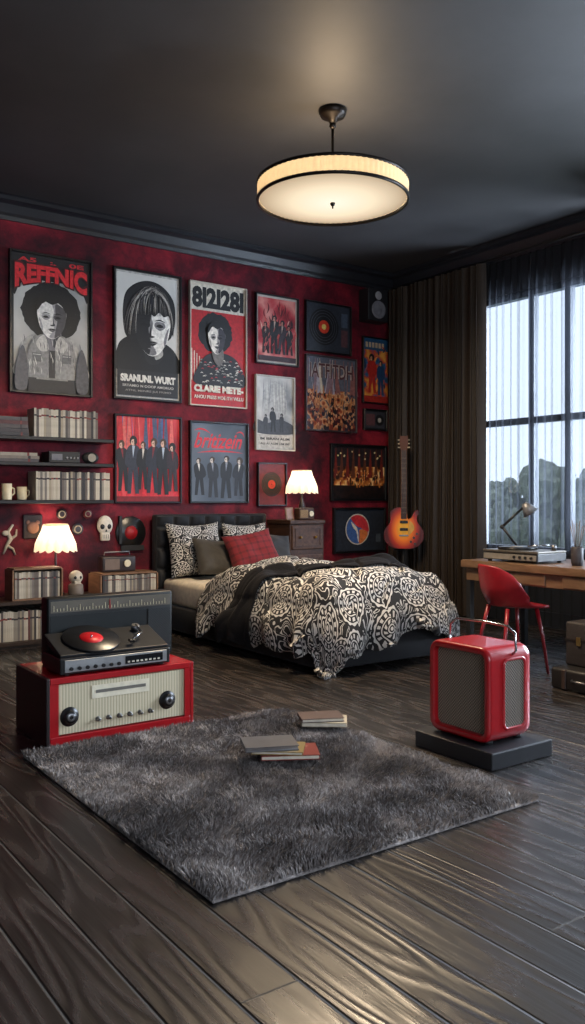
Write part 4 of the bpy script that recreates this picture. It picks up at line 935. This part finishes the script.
# ------------------------------------------------------------ books on rug
def bk(x,y,z,w,d,t,rz,col,label,cat='book'):
    e=thing('book' if cat=='book' else 'laptop',(x,y,z),label,cat,rz=rz)
    b=MB(); m=M(col,.4); b.box(-w/2,w/2,-d/2,d/2,0,.003,m); b.box(-w/2,w/2,-d/2,d/2,t-.003,t,m); b.box(-w/2,-w/2+.003,-d/2,d/2,.003,t-.003,m); b.make('cover',e)
    b=MB(); b.box(-w/2+.003,w/2-.005,-d/2+.004,d/2-.004,.003,t-.003,M('#cfc8b8',.8) if cat=='book' else M('#8f8f92',.3,.8)); b.make('pages' if cat=='book' else 'chassis',e)
zr=.048
bk(2.12,3.02,zr,.25,.18,.020,R(-30),'#7c2a26','red paperback book lying on the rug')
bk(2.08,3.04,zr+.0205,.22,.16,.014,R(-40),'#8a7648','tan paperback book stacked on red book')
bk(2.05,3.07,zr+.035,.23,.17,.020,R(-24),'#58595d','closed grey laptop resting on books','laptop')
bk(2.56,3.34,zr,.22,.16,.020,R(-38),'#b0a690','cream paperback book lying on the rug')
bk(2.545,3.355,zr+.0205,.21,.15,.018,R(-26),'#5a4a44','brown paperback book stacked on cream book')

# ------------------------------------------------------------ desk
e=thing('desk',(5.1,3.72,0),'long wooden desk with oak edge and black legs','desk')
TOP=mat_wood('desk_oak',(.10,.055,.03),(.22,.13,.075),.35)
b=MB(); b.box(-.36,.36,-.85,.78,.645,.70,TOP,.005); b.make('desktop',e)
b=MB(); b.box(-.33,.33,-.82,.75,.55,.644,TOP,.003,1); b.make('apron',e)
for x in (-.31,.31):
    for y in (-.80,.73): b=MB(); b.box(x-.02,x+.02,y-.02,y+.02,0,.55,MATTE); b.make('leg',e)
DRO=mat_wood('drawer_oak',(.10,.055,.03),(.2,.12,.07))
for y in (-.42,.32): 
    d=MB(); d.box(-.342,-.331,y-.3,y+.3,.56,.635,DRO,.003,1); dd=d.make('drawer',e); k=MB(); k.sph((-.35,y,.598),.01,STEEL); k.make('knob',dd)
# chair
e=thing('chair',(4.53,3.84,0),'red moulded shell chair with slim legs at desk','chair',rz=R(-108))
def shell(u,v):
    x=(2*u-1)
    if v<.5:
        t=v/.5; fr=max(0,1-t*2.5)
        hwid=.215*(1-.30*fr*fr*fr); y=.23-.37*t-.03*x*x*fr+.15*x*x*t**3; z=.45-.012*math.sin(t*pi)-.02*fr*fr+(.012+.05*t**3)*x**4
        return (x*hwid,y,z)
    t=(v-.5)/.5; k=math.sin(min(1,t*2.2)*pi/2)
    hwid=.215+.012*math.sin(t*pi)-.035*t**3; y=-.14-.035*k-.045*t+.15*x*x*(1-.15*t); z=.45+.27*t+.062*x**4*(1-t)-.085*x**4*t**2
    return (x*hwid,y,z)
CH=M('#8c0f1c',.4,coat=.3)
b=MB(); b.grid(shell,24,40,CH); o=b.make('seat_shell',e); md=o.modifiers.new('s','SOLIDIFY'); md.thickness=.022; md.offset=0; md=o.modifiers.new('b','SUBSURF'); md.levels=1; md.render_levels=1
for sx in (-1,1):
    for y0,y1 in ((.12,.17),(-.1,-.17)):
        b=MB(); b.tube([(sx*.12,y0,.43),(sx*.15,(y0+y1)/2,.25),(sx*.18,y1,0)],[.015,.012,.009],CH,10); b.make('leg',e)
# desk lamp
e=thing('desk_lamp',(5.30,4.36,.7005),'black articulated desk lamp with silver head','desk lamp',rz=R(-40))
LB=M('#101012',.4)
b=MB(); b.lathe([(.001,0),(.065,0),(.067,.014),(.02,.026),(.001,.026)],LB,28); b.make('base',e)
b=MB(); b.tube([(0,0,.02),(-.17,0,.24)],.010,LB); b.sph((-.17,0,.24),.017,LB); b.tube([(-.17,0,.24),(.0,0,.40)],.010,LB); b.make('arm',e)
b=MB(); b.lathe([(.012,.05),(.022,.045),(.035,.02),(.065,-.045),(.061,-.045),(.03,.018)],M('#86878a',.35,.4),28); b.xf(Matrix.Translation((.025,0,.385))@Matrix.Rotation(R(-35),4,'Y')); b.make('lamp_head',e)
# turntable on desk
e=thing('turntable',(4.98,4.10,.7005),'black turntable with silver base on the desk','turntable')
b=MB(); b.box(-.16,.16,-.25,.25,.012,.07,MB_BLACK,.006); b.box(-.165,-.16,-.24,.24,.02,.06,M('#9a958c',.35,.5)); b.box(-.16,.16,-.25,.25,.071,.086,M('#6a665f',.35,.5),.004); b.make('body',e)
for k in range(4): b=MB(); b.cyl((-.165,-.2+k*.05,.04),(-.175,-.2+k*.05,.04),.010,MB_BLACK,12); b.make('knob',e)
for x in (-.13,.13):
    for y in (-.21,.21): b=MB(); b.cyl((x,y,0),(x,y,.013),.015,MATTE,12); b.make('foot',e)
b=MB(); b.lathe([(.001,.105),(.138,.105),(.142,.100),(.142,.0865),(.13,.0865)],VINYL,48,(0,.06,0)); b.make('record',e)
b=MB(); b.lathe([(.001,.107),(.045,.107),(.045,.105)],M('#8a8478',.4),24,(0,.06,0)); b.make('record_label',e)
b=MB(); b.cyl((.11,-.18,.086),(.11,-.18,.125),.018,STEEL,16); b.tube([(.11,-.18,.125),(0,-.16,.125),(-.06,-.08,.115)],.005,CHROME); b.make('tonearm',e)
# vase
e=thing('reed_vase',(4.95,3.62,.7005),'dark ceramic pot holding thin dried reeds','vase')
b=MB(); b.lathe([(.001,0),(.035,0),(.042,.03),(.042,.12),(.036,.13),(.033,.12),(.001,.11)],M('#3a363a',.5),28); b.make('pot',e)
b=MB()
for k in range(8): a=k*.8; b.tube([(.01*math.cos(a),.01*math.sin(a),.1),(.05*math.cos(a)+.01,.05*math.sin(a),.27+.02*(k%3))],[.002,.003],M('#6a5a4c',.8),5)
b.make('reeds',e,kind='stuff')
# bag + trunk
e=thing('suitcase',(4.50,3.12,0),'dark leather case lying flat beside desk','suitcase')
LE=M('#1c1a1a',.45,bump=.2,scale=60)
b=MB(); b.box(-.20,.20,-.22,.22,0,.13,LE,.02,3); b.make('body',e)
for y in (-.12,.12): b=MB(); b.box(-.206,-.19,y-.015,y+.015,.01,.125,M('#3a2c26',.5),.003,1); b.make('strap',e)
b=MB(); b.tube([(-.202,-.06,.07),(-.225,-.05,.07),(-.225,.05,.07),(-.202,.06,.07)],.007,STEEL); b.make('handle',e)
e=thing('suitcase',(4.56,3.12,.1305),'dark grey vintage trunk standing on leather case','suitcase')
BRN=M('#302b2a',.55,bump=.2,scale=60)
b=MB(); b.box(-.14,.14,-.2,.2,0,.27,BRN,.015,3); b.make('body',e)
b=MB(); b.box(-.143,.143,-.203,.203,.15,.165,M('#1a1514',.5)); b.make('trim_band',e)
for y in (-.1,.1): b=MB(); b.box(-.148,-.14,y-.015,y+.015,.13,.18,M('#a08a58',.35,.8)); b.make('latch',e)
b=MB(); b.tube([(-.142,-.05,.09),(-.165,-.04,.09),(-.165,.04,.09),(-.142,.05,.09)],.007,M('#1a1514',.5)); b.make('handle',e)

# ------------------------------------------------------------ light + world + camera
wd=bpy.data.worlds.new('w'); sc.world=wd; wd.use_nodes=True; bg=wd.node_tree.nodes['Background']
bg.inputs[0].default_value=(.72,.83,.98,1); bg.inputs[1].default_value=2.9
lightobj('daylight','AREA',(9.2,2.3,2.3),1700,(.72,.84,1),rot=Vector((-1,.12,-.12)).to_track_quat('-Z','Y').to_euler(),shape='RECTANGLE',size=4,size_y=3)
lightobj('ceiling_fill','AREA',(8.2,3.2,-1.3),2000,(.74,.85,1),rot=Vector((-1,.0,1.0)).to_track_quat('-Z','Y').to_euler(),shape='RECTANGLE',size=3,size_y=2)  # lamp added low outside, aimed up to brighten the ceiling
lightobj('front_fill_light','AREA',(1.6,Y0-.3,1.9),80,(.84,.90,1),rot=(R(90),0,0),shape='RECTANGLE',size=3.8,size_y=1.9)  # added fill lamp behind the camera, shining through the made-up front opening
cam=bpy.data.cameras.new('camera'); co=bpy.data.objects.new('camera',cam); COL.objects.link(co); sc.camera=co
co.location=(0,0,1.15); co.rotation_euler=(R(90),0,R(-35.3)); cam.sensor_width=36; cam.lens=850/1024*36; cam.shift_y=-12/1024; cam.clip_start=.05
sc.view_settings.view_transform='Standard'; sc.view_settings.look='None'
